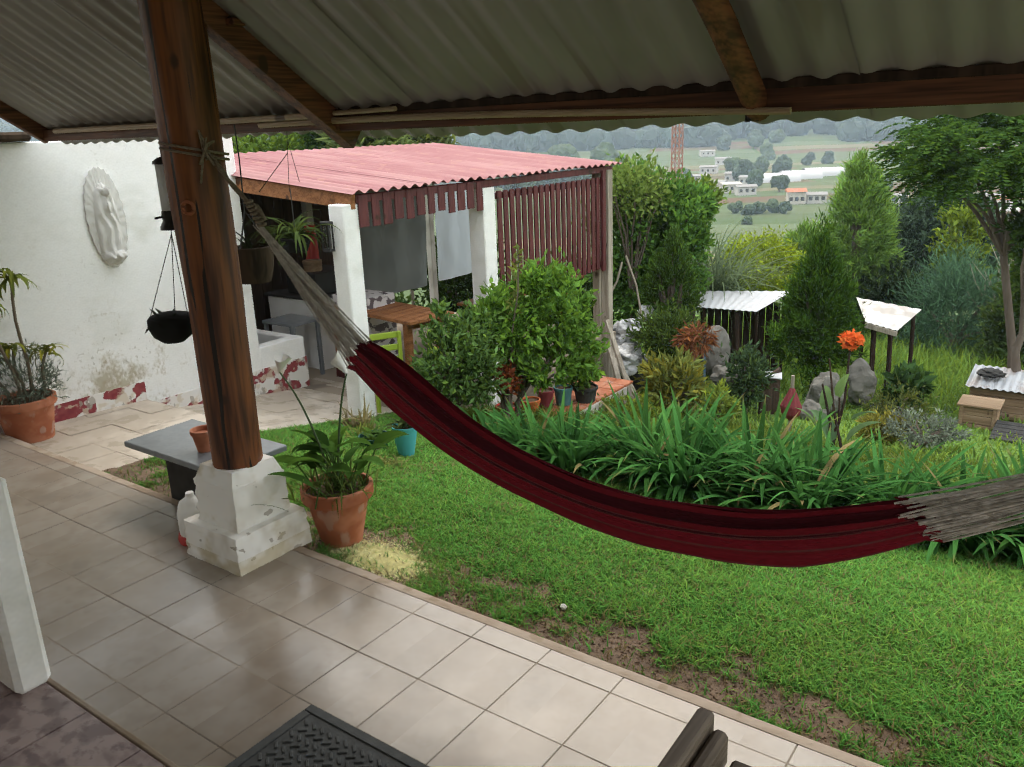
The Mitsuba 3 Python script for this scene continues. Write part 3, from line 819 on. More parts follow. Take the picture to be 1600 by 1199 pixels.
cords(Vs[-1] - [0.006, 0, 0], kr, 66, 0.0029, 0.012, 2).put('cord_fan', 'm_cord', hm)
put('hanging_rope', tube([kr, kr + [0.2, 0, 0.13], (1.24, 2.30, 1.92)], 0.010, 6), 'm_rope', hm)

# ------------------------------------------------------------------ doormat
dm = thing('doormat', 'dark rubber doormat with a raised woven pattern on the tiles', 'doormat')
mx0, mx1, my0, my1 = -2.17, -1.30, 1.11, 1.62
put('backing', cbox((mx0, my0, 0.001), (mx1, my1, 0.010), 0.002), 'm_rubber', dm)
m = MB()
for (a, b) in (((mx0, my0), (mx1, my0 + 0.035)), ((mx0, my1 - 0.035), (mx1, my1)), ((mx0, my0 + 0.037), (mx0 + 0.035, my1 - 0.037)), ((mx1 - 0.035, my0 + 0.037), (mx1, my1 - 0.037))):
    m.add(*cbox((a[0], a[1], 0.008), (b[0], b[1], 0.015), 0.003))
m.put('border', 'm_rubber', dm)
m = MB(); i = 0
for yy in np.arange(my0 + 0.06, my1 - 0.05, 0.034):
    i += 1
    for xx in np.arange(mx0 + 0.06 + 0.02 * (i % 2), mx1 - 0.05, 0.04):
        v, f = cbox((xx - 0.017, yy - 0.006, 0.008), (xx + 0.017, yy + 0.006, 0.0155), 0.003)
        m.add(rot(v, 38 if (i % 2) else -38, 2, (xx, yy, 0)), f)
m.put('ribs', 'm_rubber', dm, kind='stuff')

# ------------------------------------------------------------------ wooden chair at the bottom edge
ch = thing('wooden_chair', 'weathered wooden chair top with stacked boards at the bottom edge', 'chair')
A0, A1 = at(1105, 1106, 1.66), at(1020, 1230, 1.40)
d = A1 - A0; L = np.linalg.norm(d); d /= L
sd = np.cross(d, (0, 0, 1)); sd /= np.linalg.norm(sd)
nrm = np.cross(sd, d)


def board(a, length, w, h, c):
    v, f = cbox((0, -w / 2, -h), (length, w / 2, 0), c)
    return a + v[:, :1] * d + v[:, 1:2] * sd + v[:, 2:] * nrm, f


put('arm', board(A0 , 0.42, 0.040, 0.11, 0.007), 'm_chair', ch)
put('side_rail', board(A0 - sd * 0.042 + nrm * -0.028 + d * 0.012, 0.42, 0.036, 0.09, 0.012), 'm_chair', ch)
B0 = A0 - sd * 0.064 + nrm * -0.06 + d * 0.05
put('seat_back', (lambda v, f: (B0 + v @ np.array([-sd, d, nrm]), f))(*cbox((0.02, 0.0, -0.05), (0.45, 0.36, 0.0), 0.008)), 'm_chair', ch)
for k in (0.05, 0.33):
    p = A0 + d * k
    put('leg', cbox((p[0] - 0.02, p[1] - 0.02, 0.172 if p[1] < 1.06 else 0.0), (p[0] + 0.02, p[1] + 0.02, p[2] - 0.09), 0.004), 'm_chair', ch)

# ------------------------------------------------------------------ bench, jug, pots
bn = thing('stone_bench', 'grey stone slab bench on a black pedestal behind the log post', 'bench')
put('seat', cbox((-4.56, 2.33, 0.315), (-3.66, 2.79, 0.35), 0.005), 'm_granite', bn)
put('pedestal', cbox((-4.40, 2.47, -0.12), (-3.74, 2.72, 0.314), 0.012), 'm_black_stone', bn)
sp = thing('small_pot', 'small reddish clay pot standing on the grey stone bench', 'flower pot')
put('bowl', lathe([(0.0, 0.0), (0.045, 0.0), (0.065, 0.10), (0.072, 0.10), (0.072, 0.125), (0.062, 0.125), (0.055, 0.10), (0.0, 0.10)], 24, (-4.0, 2.50, 0.351)), 'm_terracotta', sp, smooth=40)

jg = thing('plastic_jug', 'white plastic jug with a red base beside the plinth', 'jug')
put('body', lathe([(0.0, 0.03), (0.075, 0.03), (0.078, 0.16), (0.06, 0.22), (0.025, 0.245), (0.02, 0.27), (0.0, 0.27)], 24, (-3.735, 2.20, 0)), 'm_white_plastic', jg, smooth=40)
put('base', lathe([(0.0, 0.001), (0.085, 0.001), (0.09, 0.02), (0.084, 0.045), (0.0, 0.045)], 24, (-3.735, 2.20, 0)), 'm_red_plastic', jg, smooth=40)


def flower_pot(name, c, r0, r1, h, mtl, label, rim=True, cat='flower pot', group=None):
    t = thing(name, label, cat, group)
    pr_ = [(0.0, 0.0), (r0, 0.0), (r0 + (r1 - r0) * 0.8, h * 0.8)]
    pr_ += [(r1 * 1.04, h * 0.8), (r1 * 1.07, h * 0.83), (r1 * 1.07, h * 0.985), (r1 * 1.04, h), (r1 * 0.96, h), (r1 * 0.93, h * 0.9)] if rim else [(r1, h * 0.99), (r1 * 0.985, h), (r1 * 0.93, h), (r1 * 0.9, h * 0.9)]
    put('bowl', lathe(pr_, 32, c), mtl, t, smooth=35)
    v, f = lathe([(r1 * 0.94, h * 0.88), (r1 * 0.6, h * 0.90), (r1 * 0.25, h * 0.92), (0.0, h * 0.91)], 20, c)
    v[:, 2] += 0.012 * (meshkit.fbm(v * 30, 2, 3) - 0.5)
    put('soil', (v, f), 'm_soil', t, smooth=True)
    return t


# peace lily pot behind the plinth
lp = (-3.17, 2.70, -0.085)
flower_pot('terracotta_pot', lp, 0.105, 0.178, 0.34, 'm_terracotta', 'terracotta pot beside the white plinth holding a white lily plant')
pl_ = thing('lily_plant', 'lily plant with broad leaves and two white blooms in the terracotta pot', 'potted plant')
rg = np.random.default_rng(31)
m = MB(); st = MB()
c0 = np.array([lp[0], lp[1], 0.20])
n = 26
az = rg.uniform(0, 6.28, n); ln = rg.uniform(0.16, 0.36, n)
az[:9] = rg.uniform(2.2, 4.2, 9)
for k in range(n):
    b = c0 + np.array([rg.normal(0, 0.07), rg.normal(0, 0.07), 0.0])
    e = b + np.array([math.cos(az[k]) * 0.10, math.sin(az[k]) * 0.10, ln[k] * 0.75])
    st.add(*tube([b, (b + e) / 2 + [0, 0, 0.02], e], 0.004, 5), (0.05, 0.10, 0.02))
    L = rg.uniform(0.15, 0.25)
    v, f, c = straps(e[None], az[k:k + 1], np.array([rg.uniform(0.3, 0.9)]), np.array([L]), np.array([L * 0.42]), np.array([rg.uniform(0.6, 1.2)]), rg, (0.055, 0.125, 0.028), 8)
    m.add(v, f, c)
n = 110
b = c0 + np.stack([rg.normal(0, 0.08, n), rg.normal(0, 0.08, n), 0 * az[0] * np.ones(n)], -1)
v, f, c = straps(b, rg.uniform(0, 6.28, n), rg.uniform(0.7, 1.5, n), rg.uniform(0.14, 0.32, n), np.full(n, 0.010), rg.uniform(0.5, 1.9, n), rg, (0.11, 0.16, 0.045), 5)
m.add(v, f, c)
m.put('leaves', 'm_leaf', pl_)
for (fx, fy, fz, lean) in ((-3.40, 2.60, 0.865, 0.55), (-3.03, 2.72, 0.875, -0.7)):
    top = np.array([fx, fy, fz])
    p = [c0 + (top - c0) * t + np.array([0, 0, 0.10]) * math.sin(t * 3.14) for t in np.linspace(0, 1, 8)]
    st.add(*tube(p, np.linspace(0.007, 0.004, 8), 6), (0.07, 0.11, 0.05))
    sp_ = MB()
    a = np.linspace(-2.4, 2.4, 14); h = np.linspace(0, 1, 7)
    R = np.interp(h, [0, 0.3, 0.8, 1], [0.006, 0.016, 0.036, 0.045])[:, None]
    tipz = 0.085 * h[:, None] * (1 + 0.45 * np.exp(-(a[None] / 0.7) ** 2))
    V = np.stack([R * np.cos(a) + 0 * h[:, None], R * np.sin(a) + 0 * h[:, None], tipz], -1).reshape(-1, 3)
    V = rot(V, math.degrees(lean) * 0.9, 1)
    sp_.add(V + top, grid_faces(7, 14))
    sp_.put('bloom', 'm_white_plastic', pl_, smooth=True)
st.put('stalks', 'm_vc', pl_, smooth=50)

# big pot by the old wall with cane plants
bp = (-6.47, 2.62, -0.09)
flower_pot('large_pot', bp, 0.155, 0.205, 0.33, 'm_terracotta', 'large terracotta pot at the foot of the white wall on the left')
cp = thing('cane_plant', 'leggy cane plants with drooping yellow green leaves and grey undergrowth in the large pot', 'potted plant')
rg = np.random.default_rng(33)
m = MB(); stm = MB()
for (dx, dy, hz, nl, L, lean) in ((0.02, 0.07, 1.12, 26, 0.24, 0.03), (-0.03, 0.02, 0.60, 18, 0.20, 0.0), (0.06, 0.14, 0.55, 18, 0.20, 0.10), (-0.08, -0.09, 0.56, 14, 0.2, -0.1), (0.0, -0.02, 0.98, 14, 0.22, -0.10)):
    b = np.array([bp[0] + dx, bp[1] + dy * 0.7, 0.2]); top = np.array([b[0], b[1] + lean, hz])
    stm.add(*tube([b + (top - b) * t + [0.01 * math.sin(t * 5), 0.015 * math.sin(t * 7), 0] for t in np.linspace(0, 1, 7)], np.linspace(0.014, 0.010, 7), 7), (0.16, 0.13, 0.09))
    v, f, c = straps(np.tile(top, (nl, 1)) + rg.normal(0, 0.015, (nl, 3)), rg.uniform(0, 6.28, nl), rg.uniform(0.1, 1.2, nl), rg.uniform(0.6, 1.1, nl) * L, np.full(nl, 0.034), rg.uniform(1.2, 2.6, nl), rg, (0.16, 0.20, 0.045), 6, 0.25, (1.9, 1.4, 0.7))
    m.add(v, f, c)
v, f, c, _ = crown((bp[0], bp[1] + 0.03, 0.36), (0.20, 0.24, 0.19), 46, 26, 0.055, 0.009, rg, (0.14, 0.17, 0.13), 0.22, 0.6, tint=(1.1, 1.1, 1.1))
m.add(v, f, c)
m.put('leaves', 'm_leaf', cp)
stm.put('canes', 'm_vc', cp, smooth=50)

# hanging things on the post
ft = thing('glass_feeder', 'glass tube feeder with black caps hanging beside the log post', 'bird feeder')
q = at(261, 303, 4.22)
put('tube', lathe([(0.034, -0.085), (0.034, 0.135)], 24, q), 'm_frost', ft, smooth=True)
put('cap', lathe([(0.0, 0.165), (0.02, 0.16), (0.042, 0.145), (0.044, 0.132), (0.0, 0.132)], 24, q), 'm_black', ft, smooth=40)
m = MB().add(*lathe([(0.0, -0.075), (0.036, -0.075), (0.040, -0.10), (0.036, -0.12), (0.052, -0.15), (0.052, -0.162), (0.0, -0.165)], 24, q))
for k in range(3):
    a = k * 2.09 + 0.4
    m.add(*tube([q + [0.03 * math.cos(a), 0.03 * math.sin(a), -0.10], q + [0.075 * math.cos(a), 0.075 * math.sin(a), -0.105]], 0.005, 6))
m.put('base', 'm_black', ft, smooth=40)
put('hook', tube([q + [0, 0, 0.16], q + [0.01, 0, 0.30], q + [0.06, 0.01, 0.36]], 0.003, 5), 'm_black', ft)
hb = thing('hanging_bowl', 'black hanging bowl planter on three thin cords left of the post', 'hanging planter')
q = at(268, 505, 4.30)
a_ = [(0.0, -0.10), (0.05, -0.092), (0.09, -0.06), (0.110, -0.01), (0.108, 0.025), (0.095, 0.04), (0.05, 0.052), (0.0, 0.058)]
put('bowl', lathe(a_, 28, q), 'm_soot', hb, smooth=45)
m = MB()
tp = at(268, 366, 4.30)
for k in range(3):
    a = k * 2.09 + 0.3
    m.add(*tube([q + [0.106 * math.cos(a), 0.106 * math.sin(a), 0.015], tp], 0.0022, 5))
m.add(*tube([tp, at(262, 262, 4.30), at(258, 120, 4.30)], 0.0022, 5))
m.put('cords', 'm_black', hb)
rg = np.random.default_rng(41); m = MB()
n = 26
v, f, c = straps(q + rg.normal(0, 0.035, (n, 3)) * [1, 1, 0.1], rg.uniform(0, 6.28, n), rg.uniform(0.2, 1.3, n), rg.uniform(0.04, 0.11, n), np.full(n, 0.026), rg.uniform(0.2, 1.0, n), rg, (0.025, 0.035, 0.02), 4)
m.add(v, f, c); m.put('sprouts', 'm_leaf', hb)
wp = thing('wooden_planter', 'brown wooden hanging planter right of the log post', 'hanging planter')
q = at(396, 412, 4.75)
put('tub', lathe([(0.0, -0.10), (0.085, -0.10), (0.108, -0.02), (0.118, 0.09), (0.108, 0.095), (0.10, 0.05), (0.0, 0.05)], 18, q), 'm_bark_tub', wp, smooth=20)
m = MB(); tp = at(382, 330, 4.75)
for k in range(3):
    a = k * 2.09 + 0.9
    m.add(*tube([q + [0.112 * math.cos(a), 0.112 * math.sin(a), 0.085], tp], 0.0035, 5))
m.add(*tube([tp, at(374, 250, 4.75), at(366, 195, 4.75)], 0.004, 5))
m.put('cords', 'm_black', wp)
rg = np.random.default_rng(43); n = 14
v, f, c = straps(q + rg.normal(0, 0.04, (n, 3)) * [1, 1, 0.1] + [0, 0, 0.05], rg.uniform(0, 6.28, n), rg.uniform(0.7, 1.5, n), rg.uniform(0.08, 0.2, n), np.full(n, 0.016), rg.uniform(0.2, 1.5, n), rg, (0.025, 0.03, 0.016), 5)
MB().add(v, f, c).put('sprouts', 'm_leaf', wp)

# ------------------------------------------------------------------ open kitchen shelter with the red roof
ks = thing('kitchen_shelter', 'open outdoor kitchen with a faded red corrugated roof and white posts', 'shelter')


def kz(x): return 1.575 + 0.10 * (-5.2 - x)


ky = [4.86, 5.80, 6.72, 7.64, 8.56, 9.42]
for i in range(5):
    a, b = ky[i] - (0.06 if i else 0), ky[i + 1]; dz = 0.003 * (i % 2)
    e_ = -5.13 - 0.02 * (i % 2)
    m = corrugated((e_, a, kz(e_) + dz), (e_, b, kz(e_) + dz), (-8.12, b, kz(-8.12) + dz), (-8.12, a, kz(-8.12) + dz), 0.137, 0.016, 0.002, 14, phase=a / 0.137)
    put('roof_sheet', m, 'm_redroof', ks, smooth=60)
for (x, y, zb, zt, w, mm) in ((-5.30, 4.90, -0.75, 1.47, 0.18, 'm_plaster'), (-5.30, 6.78, -1.4, 1.47, 0.20, 'm_plaster'), (-8.10, 9.12, -2.2, 1.80, 0.10, 'm_conc'), (-8.1, 6.9, -1.6, 1.8, 0.10, 'm_conc')):
    put('post', cbox((x - w / 2, y - w / 2, zb), (x + w / 2, y + w / 2, zt), 0.010), mm, ks)
for (x, y) in ((-5.33, 9.16), (-5.22, 9.19)):
    put('grey_post', cbox((x - 0.055, y - 0.055, -1.75), (x + 0.055, y + 0.055, 1.50), 0.008), 'm_grey_wood', ks)
put('fascia', beam((-5.20, 4.93, 1.49), (-8.05, 4.93, 1.74), 0.05, 0.13), 'm_plank', ks, label='light brown fascia board under the near roof edge')
put('fascia', beam((-5.22, 4.96, 1.505), (-5.22, 9.3, 1.505), 0.05, 0.07), 'm_slat', ks)
put('back_beam', beam((-8.08, 4.96, 1.79), (-8.08, 9.3, 1.79), 0.06, 0.08), 'm_dark_plank', ks)
for y in (5.9, 6.78, 7.95, 9.2):
    put('rafter', beam((-5.26, y, kz(-5.26) - 0.055), (-8.05, y, kz(-8.05) - 0.055), 0.05, 0.07), 'm_dark_plank', ks)
rg = np.random.default_rng(51)
for k, y in enumerate(np.linspace(5.03, 6.62, 12)):
    w = 0.048 + rg.uniform(-0.006, 0.006)
    put('valance_board', cbox((-5.205, y - w, 1.28 + rg.uniform(-0.03, 0.03) + 0.0), (-5.187, y + w, 1.535), 0.003), 'm_slat', ks)
for y in np.linspace(6.95, 9.05, 20):
    w = 0.036
    put('slat', cbox((-5.215, y - w, 0.30 + rg.uniform(-0.01, 0.01)), (-5.195, y + w, 1.42), 0.003), 'm_slat', ks)
put('slat_rail', beam((-5.232, 6.9, 1.37), (-5.232, 9.1, 1.37), 0.03, 0.06), 'm_slat', ks)
put('slat_rail', beam((-5.232, 6.9, 0.36), (-5.232, 9.1, 0.36), 0.03, 0.06), 'm_slat', ks)
put('slat_rail', beam((-5.18, 9.04, 0.28), (-5.18, 9.04, 1.5), 0.03, 0.07, up=(0, 1, 0)), 'm_slat', ks)
for k, y in enumerate(np.arange(4.98, 7.5, 0.145)):
    put('back_plank', cbox((-8.16, y, -1.2), (-8.14, y + 0.143, 1.72 - 0.10 * (k % 2)), 0.003), 'm_dark_plank', ks)
for k, x in enumerate(np.arange(-8.1, -7.0, 0.145)):
    put('back_plank', cbox((x, 4.78, -1.2), (x + 0.143, 4.80, 1.66), 0.003), 'm_dark_plank', ks)

# tarps hung along the back
rg = np.random.default_rng(61)


def tarp(y0, y1, z0, z1a, z1b, mtl, label, seed):
    u = np.linspace(0, 1, 40)[None]; w = np.linspace(0, 1, 24)[:, None]
    yy = y0 + (y1 - y0) * u + 0 * w; zb = z1a + (z1b - z1a) * u; zz = z0 + (zb - z0) * w
    xx = -8.04 + 0.05 * (meshkit.fbm(np.stack([yy * 2.2, zz * 1.3, 0 * yy], -1), 4, seed) - 0.5) * 2 + 0.012 * np.sin(u * 19 + w * 4)
    put('tarp', solid_sheet(np.stack([xx, yy, zz], -1), 0.0015, (-1, 0, 0)), mtl, smooth=True, label=label, cat='tarp')


tarp(7.45, 8.95, 1.72, -0.06, -0.10, 'm_tarp_dark', 'dark grey tarp hung at the back of the open kitchen', 5)
tarp(9.2, 10.3, 1.65, -0.08, -0.06, 'm_tarp_light', 'pale bluish tarp hung behind the thin inner post', 9)

# kitchen furniture
ct = thing('kitchen_counter', 'white masonry counter in the dark kitchen behind the sink wall', 'counter')
put('body', cbox((-7.95, 6.05, -1.0), (-7.1, 6.75, 0.28), 0.01), 'm_plaster', ct)
put('top', cbox((-7.98, 6.02, 0.281), (-7.08, 6.78, 0.31), 0.006), 'm_black_stone', ct)
st_ = thing('stove', 'black cooking stove standing on the white kitchen counter', 'stove')
put('body', cbox((-7.7, 6.15, 0.312), (-7.2, 6.7, 0.56), 0.01), 'm_black', st_)
put('pot', lathe([(0.0, 0.0), (0.10, 0.0), (0.11, 0.12), (0.0, 0.125)], 20, (-7.4, 6.3, 0.562)), 'm_crate', st_, smooth=40)
gt_ = thing('wash_table', 'small grey metal table above the sink wall', 'table')
put('tabletop', cbox((-7.45, 5.55, 0.10), (-6.95, 5.95, 0.13), 0.004), 'm_granite', gt_)
for (x, y) in ((-7.42, 5.58), (-6.98, 5.58), (-7.42, 5.92), (-6.98, 5.92)):
    put('leg', cbox((x - 0.02, y - 0.02, -0.53), (x + 0.02, y + 0.02, 0.099), 0.003), 'm_granite', gt_)
mp = thing('tiled_pier', 'pier clad in speckled grey mosaic with a dark brown base', 'pier')
put('pier', cbox((-6.75, 5.95, -0.36), (-6.2, 6.35, 0.40), 0.006), 'm_mosaic', mp)
put('base', cbox((-6.77, 5.93, -0.9), (-6.18, 6.37, -0.362), 0.006), 'm_slat', mp)
sk = thing('hung_apron', 'red cloth apron hanging in the dark kitchen', 'cloth')
u = np.linspace(0, 1, 12)[None]; w = np.linspace(0, 1, 14)[:, None]
P = np.stack([-7.6 + 0.03 * np.sin(u * 9 + w) + 0 * w, 6.48 + (u - 0.5) * 0.24 * (0.6 + 0.4 * w), 1.05 - 0.5 * w + 0 * u], -1)
put('cloth', solid_sheet(P, 0.003, (-1, 0, 0)), 'm_red_plastic', sk, smooth=True)

tb = thing('plank_table', 'reddish brown plank table inside the shelter', 'table')
TA, TB_ = np.array([-6.85, 6.20]), np.array([-5.35, 5.98])
td = (TB_ - TA) / np.linalg.norm(TB_ - TA); tn = np.array([-td[1], td[0]]); TL = np.linalg.norm(TB_ - TA)
for k in range(5):
    o = (k - 2) * 0.115
    a = np.r_[TA + tn * o, 0.27]; b = np.r_[TB_ + tn * o, 0.27]
    put('plank', beam(a, b, 0.108, 0.035), 'm_plank', tb)
for s_ in (0.1, 0.9):
    for o in (-0.2, 0.2):
        c = TA + td * TL * s_ + tn * o
        put('leg', cbox((c[0] - 0.035, c[1] - 0.035, -0.62), (c[0] + 0.035, c[1] + 0.035, 0.251), 0.005), 'm_plank', tb)
    put('apron_board', beam(np.r_[TA + td * TL * s_ - tn * 0.16, 0.21], np.r_[TA + td * TL * s_ + tn * 0.16, 0.21], 0.03, 0.08), 'm_plank', tb)
cb = thing('long_counter', 'long wooden serving shelf along the far side of the shelter', 'counter')
for k in range(3):
    put('plank', beam((-5.75 + 0.125 * k, 6.9, 0.20), (-5.75 + 0.125 * k, 9.0, 0.20), 0.118, 0.03), 'm_plank', cb)
for y in (7.1, 8.8):
    put('leg', cbox((-5.66, y - 0.04, -0.66), (-5.58, y + 0.04, 0.184), 0.005), 'm_plank', cb)


def small_chair(x, y, rz, label):
    t = thing('lime_chair', label, 'chair', 'lime green chairs under the shelter')
    def pt(name, lo, hi):
        v, f = cbox(lo, hi, 0.006)
        put(name, (rot(v, rz) + [x, y, -0.60], f), 'm_lime', t)
    pt('seat', (-0.19, -0.19, 0.40), (0.19, 0.19, 0.43))
    for a in (-1, 1):
        pt('leg', (a * 0.17 - 0.018, -0.188, 0.0), (a * 0.17 + 0.018, -0.152, 0.398))
        pt('leg', (a * 0.17 - 0.018, 0.152, 0.0), (a * 0.17 + 0.018, 0.188, 0.398))
        pt('back_post', (a * 0.17 - 0.018, 0.150, 0.432), (a * 0.17 + 0.018, 0.186, 0.82))
    for z in (0.52, 0.64, 0.76):
        pt('slat', (-0.149, 0.158, z), (0.149, 0.178, z + 0.06))


q = at(605, 545, 7.6); small_chair(q[0], q[1], 60, 'lime green wooden chair in front of the plank table')
q = at(655, 560, 7.5); small_chair(q[0], q[1], -30, 'lime green wooden chair partly behind the leafy bush')
lt = thing('wall_lantern', 'black wall lantern on the white corner post of the shelter', 'lantern')
q = np.array([-5.36, 4.775, 1.21])
m = MB()
m.add(*cbox(q + [-0.05, -0.05, 0.10], q + [0.05, 0.012, 0.13])); m.add(*cbox(q + [-0.045, -0.05, -0.12], q + [0.045, 0.012, -0.10]))
for a in (-0.042, 0.042):
    for b in (-0.044, 0.0):
        m.add(*cbox(q + [a - 0.006, b - 0.006, -0.1], q + [a + 0.006, b + 0.006, 0.1], 0.001))
m.put('frame', 'm_black', lt)
put('pane', cbox(q + [-0.034, -0.036, -0.095], q + [0.034, 0.004, 0.095], 0.002), 'm_glass', lt)

# fern hanging at the shelter's near edge
fb = thing('hanging_fern', 'arching green fern hanging under the shelter roof beside the corner post', 'hanging plant')
q = at(462, 372, 7.2)
rg = np.random.default_rng(71); n = 60
v, f, c = straps(q + rg.normal(0, 0.04, (n, 3)), rg.uniform(0, 6.28, n), rg.uniform(0.3, 1.4, n), rg.uniform(0.22, 0.48, n), np.full(n, 0.03), rg.uniform(1.2, 2.6, n), rg, (0.05, 0.075, 0.025), 8)
MB().add(v, f, c).put('fronds', 'm_leaf', fb)
put('basket', lathe([(0.0, -0.13), (0.09, -0.11), (0.13, 0.0), (0.115, 0.0), (0.0, -0.01)], 18, q), 'm_soot', fb, smooth=40)
put('cord', tube([q, q + [0, 0, 1.62 - q[2]]], 0.004, 5), 'm_black', fb)

# thin wire tripod hanging in front of the roof
wr = thing('hanging_wire', 'thin dark wires hanging in front of the red roof', 'wire')
m = MB()
for (a, b) in (((448, 205), (452, 300)), ((450, 222), (468, 285)), ((449, 240), (405, 300))):
    m.add(*tube([at(*a, 4.3), at(*b, 4.3)], 0.002, 4))
m.put('strands', 'm_black', wr)

# ------------------------------------------------------------------ planting platform with pots
pp = thing('brick_ledge', 'low pinkish brick ledge in front of the shelter holding pots', 'ledge')
put('slab', cbox((-5.1, 6.3, -1.6), (-4.45, 8.3, -0.92), 0.01), 'm_conc', pp)
for k, y in enumerate(np.arange(6.32, 8.28, 0.215)):
    for j in range(3):
        put('brick', cbox((-5.09 + j * 0.215, y, -0.925), (-4.885 + j * 0.215, y + 0.205, -0.895), 0.006), 'm_terracotta', pp)
for (pxy, D, r, h, mtl, nm, lab) in (((828, 605), 8.35, 0.10, 0.18, 'm_orange_pot', 'orange_pot', 'bright orange flower pot on the brick ledge'),
                               ((790, 598), 8.2, 0.11, 0.17, 'm_red_plastic', 'red_pot', 'red flower pot left of the orange pot'),
                               ((852, 618), 8.6, 0.09, 0.2, 'm_magenta', 'maroon_pot', 'dull maroon flower pot right of the orange pot'),
                               ((880, 610), 8.7, 0.10, 0.2, 'm_teal_pot', 'green_pot', 'dark teal flower pot on the brick ledge'),
                               ((915, 622), 8.8, 0.13, 0.17, 'm_black_stone', 'black_pot', 'black flower pot at the far end of the brick ledge')):
    q = at(*pxy, D)
    flower_pot(nm, (q[0], q[1], -0.894), r * 0.8, r, h, mtl, lab)
q = at(908, 590, 8.8); rg = np.random.default_rng(73)
v, f, c, _ = crown((q[0], q[1], -0.55), (0.16, 0.16, 0.22), 30, 12, 0.11, 0.05, rg, (0.06, 0.11, 0.03))
MB().add(v, f, c).put('pot_shrub', 'm_leaf', label='small leafy shrub growing in the black pot', cat='potted plant')


# ------------------------------------------------------------------ shrubs in the bed before the shelter
def bush(name, label, center, radii, n, per, L, W, color, seed, cat='shrub', trunk=True, lobes=(), **k):
    rg = np.random.default_rng(seed)
    t = thing(name, label, cat)
    v, f, c, cc = crown(center, radii, n, per, L, W, rg, color, **k)
    m = MB().add(v, f, c)
    for (o, r, nn) in lobes:
        v, f, c, c2 = crown(o, r, nn, per, L, W, rg, color, **k)
        m.add(v, f, c); cc = np.vstack([cc, c2])
    m.put('foliage', 'm_leaf', t)
    if trunk:
        gz = float(ground_z(center[0], center[1]))
        tops = cc[rg.choice(len(cc), min(9, len(cc)), replace=False)]
        limbs((center[0], center[1], gz - 0.05), tops, rg, 0.03, 0.006, 0.3).put('stems', 'm_bark', t, smooth=50)
    return t


q = at(700, 565, 7.1)
bush('garden_bush', 'leafy bush with pale shoots in front of the shelter table', (q[0], q[1], q[2]), (0.26, 0.3, 0.34), 74, 18, 0.072, 0.035, (0.105, 0.19, 0.062), 81, clump=0.26, lobes=[(at(740, 590, 7.1), (0.2, 0.2, 0.26), 46), (at(672, 600, 7.0), (0.16, 0.2, 0.24), 36), (at(735, 520, 7.2), (0.15, 0.2, 0.2), 30), (at(690, 505, 7.1), (0.10, 0.1, 0.14), 16)])
q = at(800, 520, 7.6)
bush('citrus_bush', 'large bright green citrus bush between the white and grey posts', (q[0], q[1], q[2]), (0.30, 0.36, 0.34), 84, 20, 0.086, 0.040, (0.125, 0.245, 0.050), 82, clump=0.24,
     lobes=[(at(868, 490, 7.7), (0.26, 0.3, 0.36), 80), (at(905, 545, 7.8), (0.16, 0.2, 0.34), 50), (at(770, 500, 7.5), (0.16, 0.2, 0.26), 40), (at(835, 440, 7.6), (0.17, 0.2, 0.13), 26), (at(850, 575, 7.6), (0.32, 0.3, 0.15), 46)])
q = at(790, 590, 7.4)
bush('copper_bush', 'small copper red leaved bush under the citrus bush', (q[0], q[1], q[2]), (0.14, 0.14, 0.13), 30, 16, 0.06, 0.03, (0.20, 0.06, 0.03), 83)
rg = np.random.default_rng(84)
t = thing('tall_shoot', 'thin pale leafy shoot rising above the citrus bush', 'plant')
q0, q1 = at(800, 520, 7.3), at(810, 395, 7.3)
put('stem', tube([q0, (q0 + q1) / 2 + [0.03, 0, 0], q1], 0.007, 5), 'm_bark', t)
n = 46; tt = rg.uniform(0.1, 1.05, n)[:, None]
v, f, c = leafset(q0 + (q1 - q0) * tt + rg.normal(0, 0.02, (n, 3)), unit(rg, n) + [0, 0, 0.3], 0.10, 0.035, rg, (0.15, 0.19, 0.06))
MB().add(v, f, c).put('leaves', 'm_leaf', t)

# teal pot, tray and weeds on the lawn edge
q = (-4.03, 4.12, float(lawn_z(np.array(-4.03), np.array(4.12))))
flower_pot('teal_pot', q, 0.055, 0.098, 0.24, 'm_teal', 'bright turquoise plant pot at the edge of the lawn', rim=False)
rg = np.random.default_rng(91); n = 22
v, f, c = straps(np.array(q) + [0, 0, 0.21] + rg.normal(0, 0.03, (n, 3)) * [1, 1, 0], rg.uniform(0, 6.28, n), rg.uniform(0.6, 1.4, n), rg.uniform(0.1, 0.22, n), np.full(n, 0.035), rg.uniform(0.3, 1.4, n), rg, (0.05, 0.075, 0.03), 5)
MB().add(v, f, c).put('pot_plant', 'm_leaf', label='small dark plant growing in the turquoise pot', cat='potted plant')
q = at(585, 690, 6.0); z = float(lawn_z(np.array(q[0]), np.array(q[1])))
tr_ = thing('green_tray', 'dark green plastic planter tray beside the turquoise pot', 'planter')
put('tray', lathe([(0.0, 0.0), (0.09, 0.0), (0.115, 0.10), (0.12, 0.10), (0.11, 0.10), (0.10, 0.06), (0.0, 0.06)], 20, (q[0], q[1], z)), 'm_green_plastic', tr_, smooth=40)
n = 30
v, f, c = straps(np.array([q[0], q[1], z + 0.07]) + rg.normal(0, 0.045, (n, 3)) * [1, 1, 0], rg.uniform(0, 6.28, n), rg.uniform(0.4, 1.3, n), rg.uniform(0.08, 0.16, n), np.full(n, 0.04), rg.uniform(0.5, 1.4, n), rg, (0.06, 0.12, 0.03), 5)
MB().add(v, f, c).put('leaves', 'm_leaf', tr_)
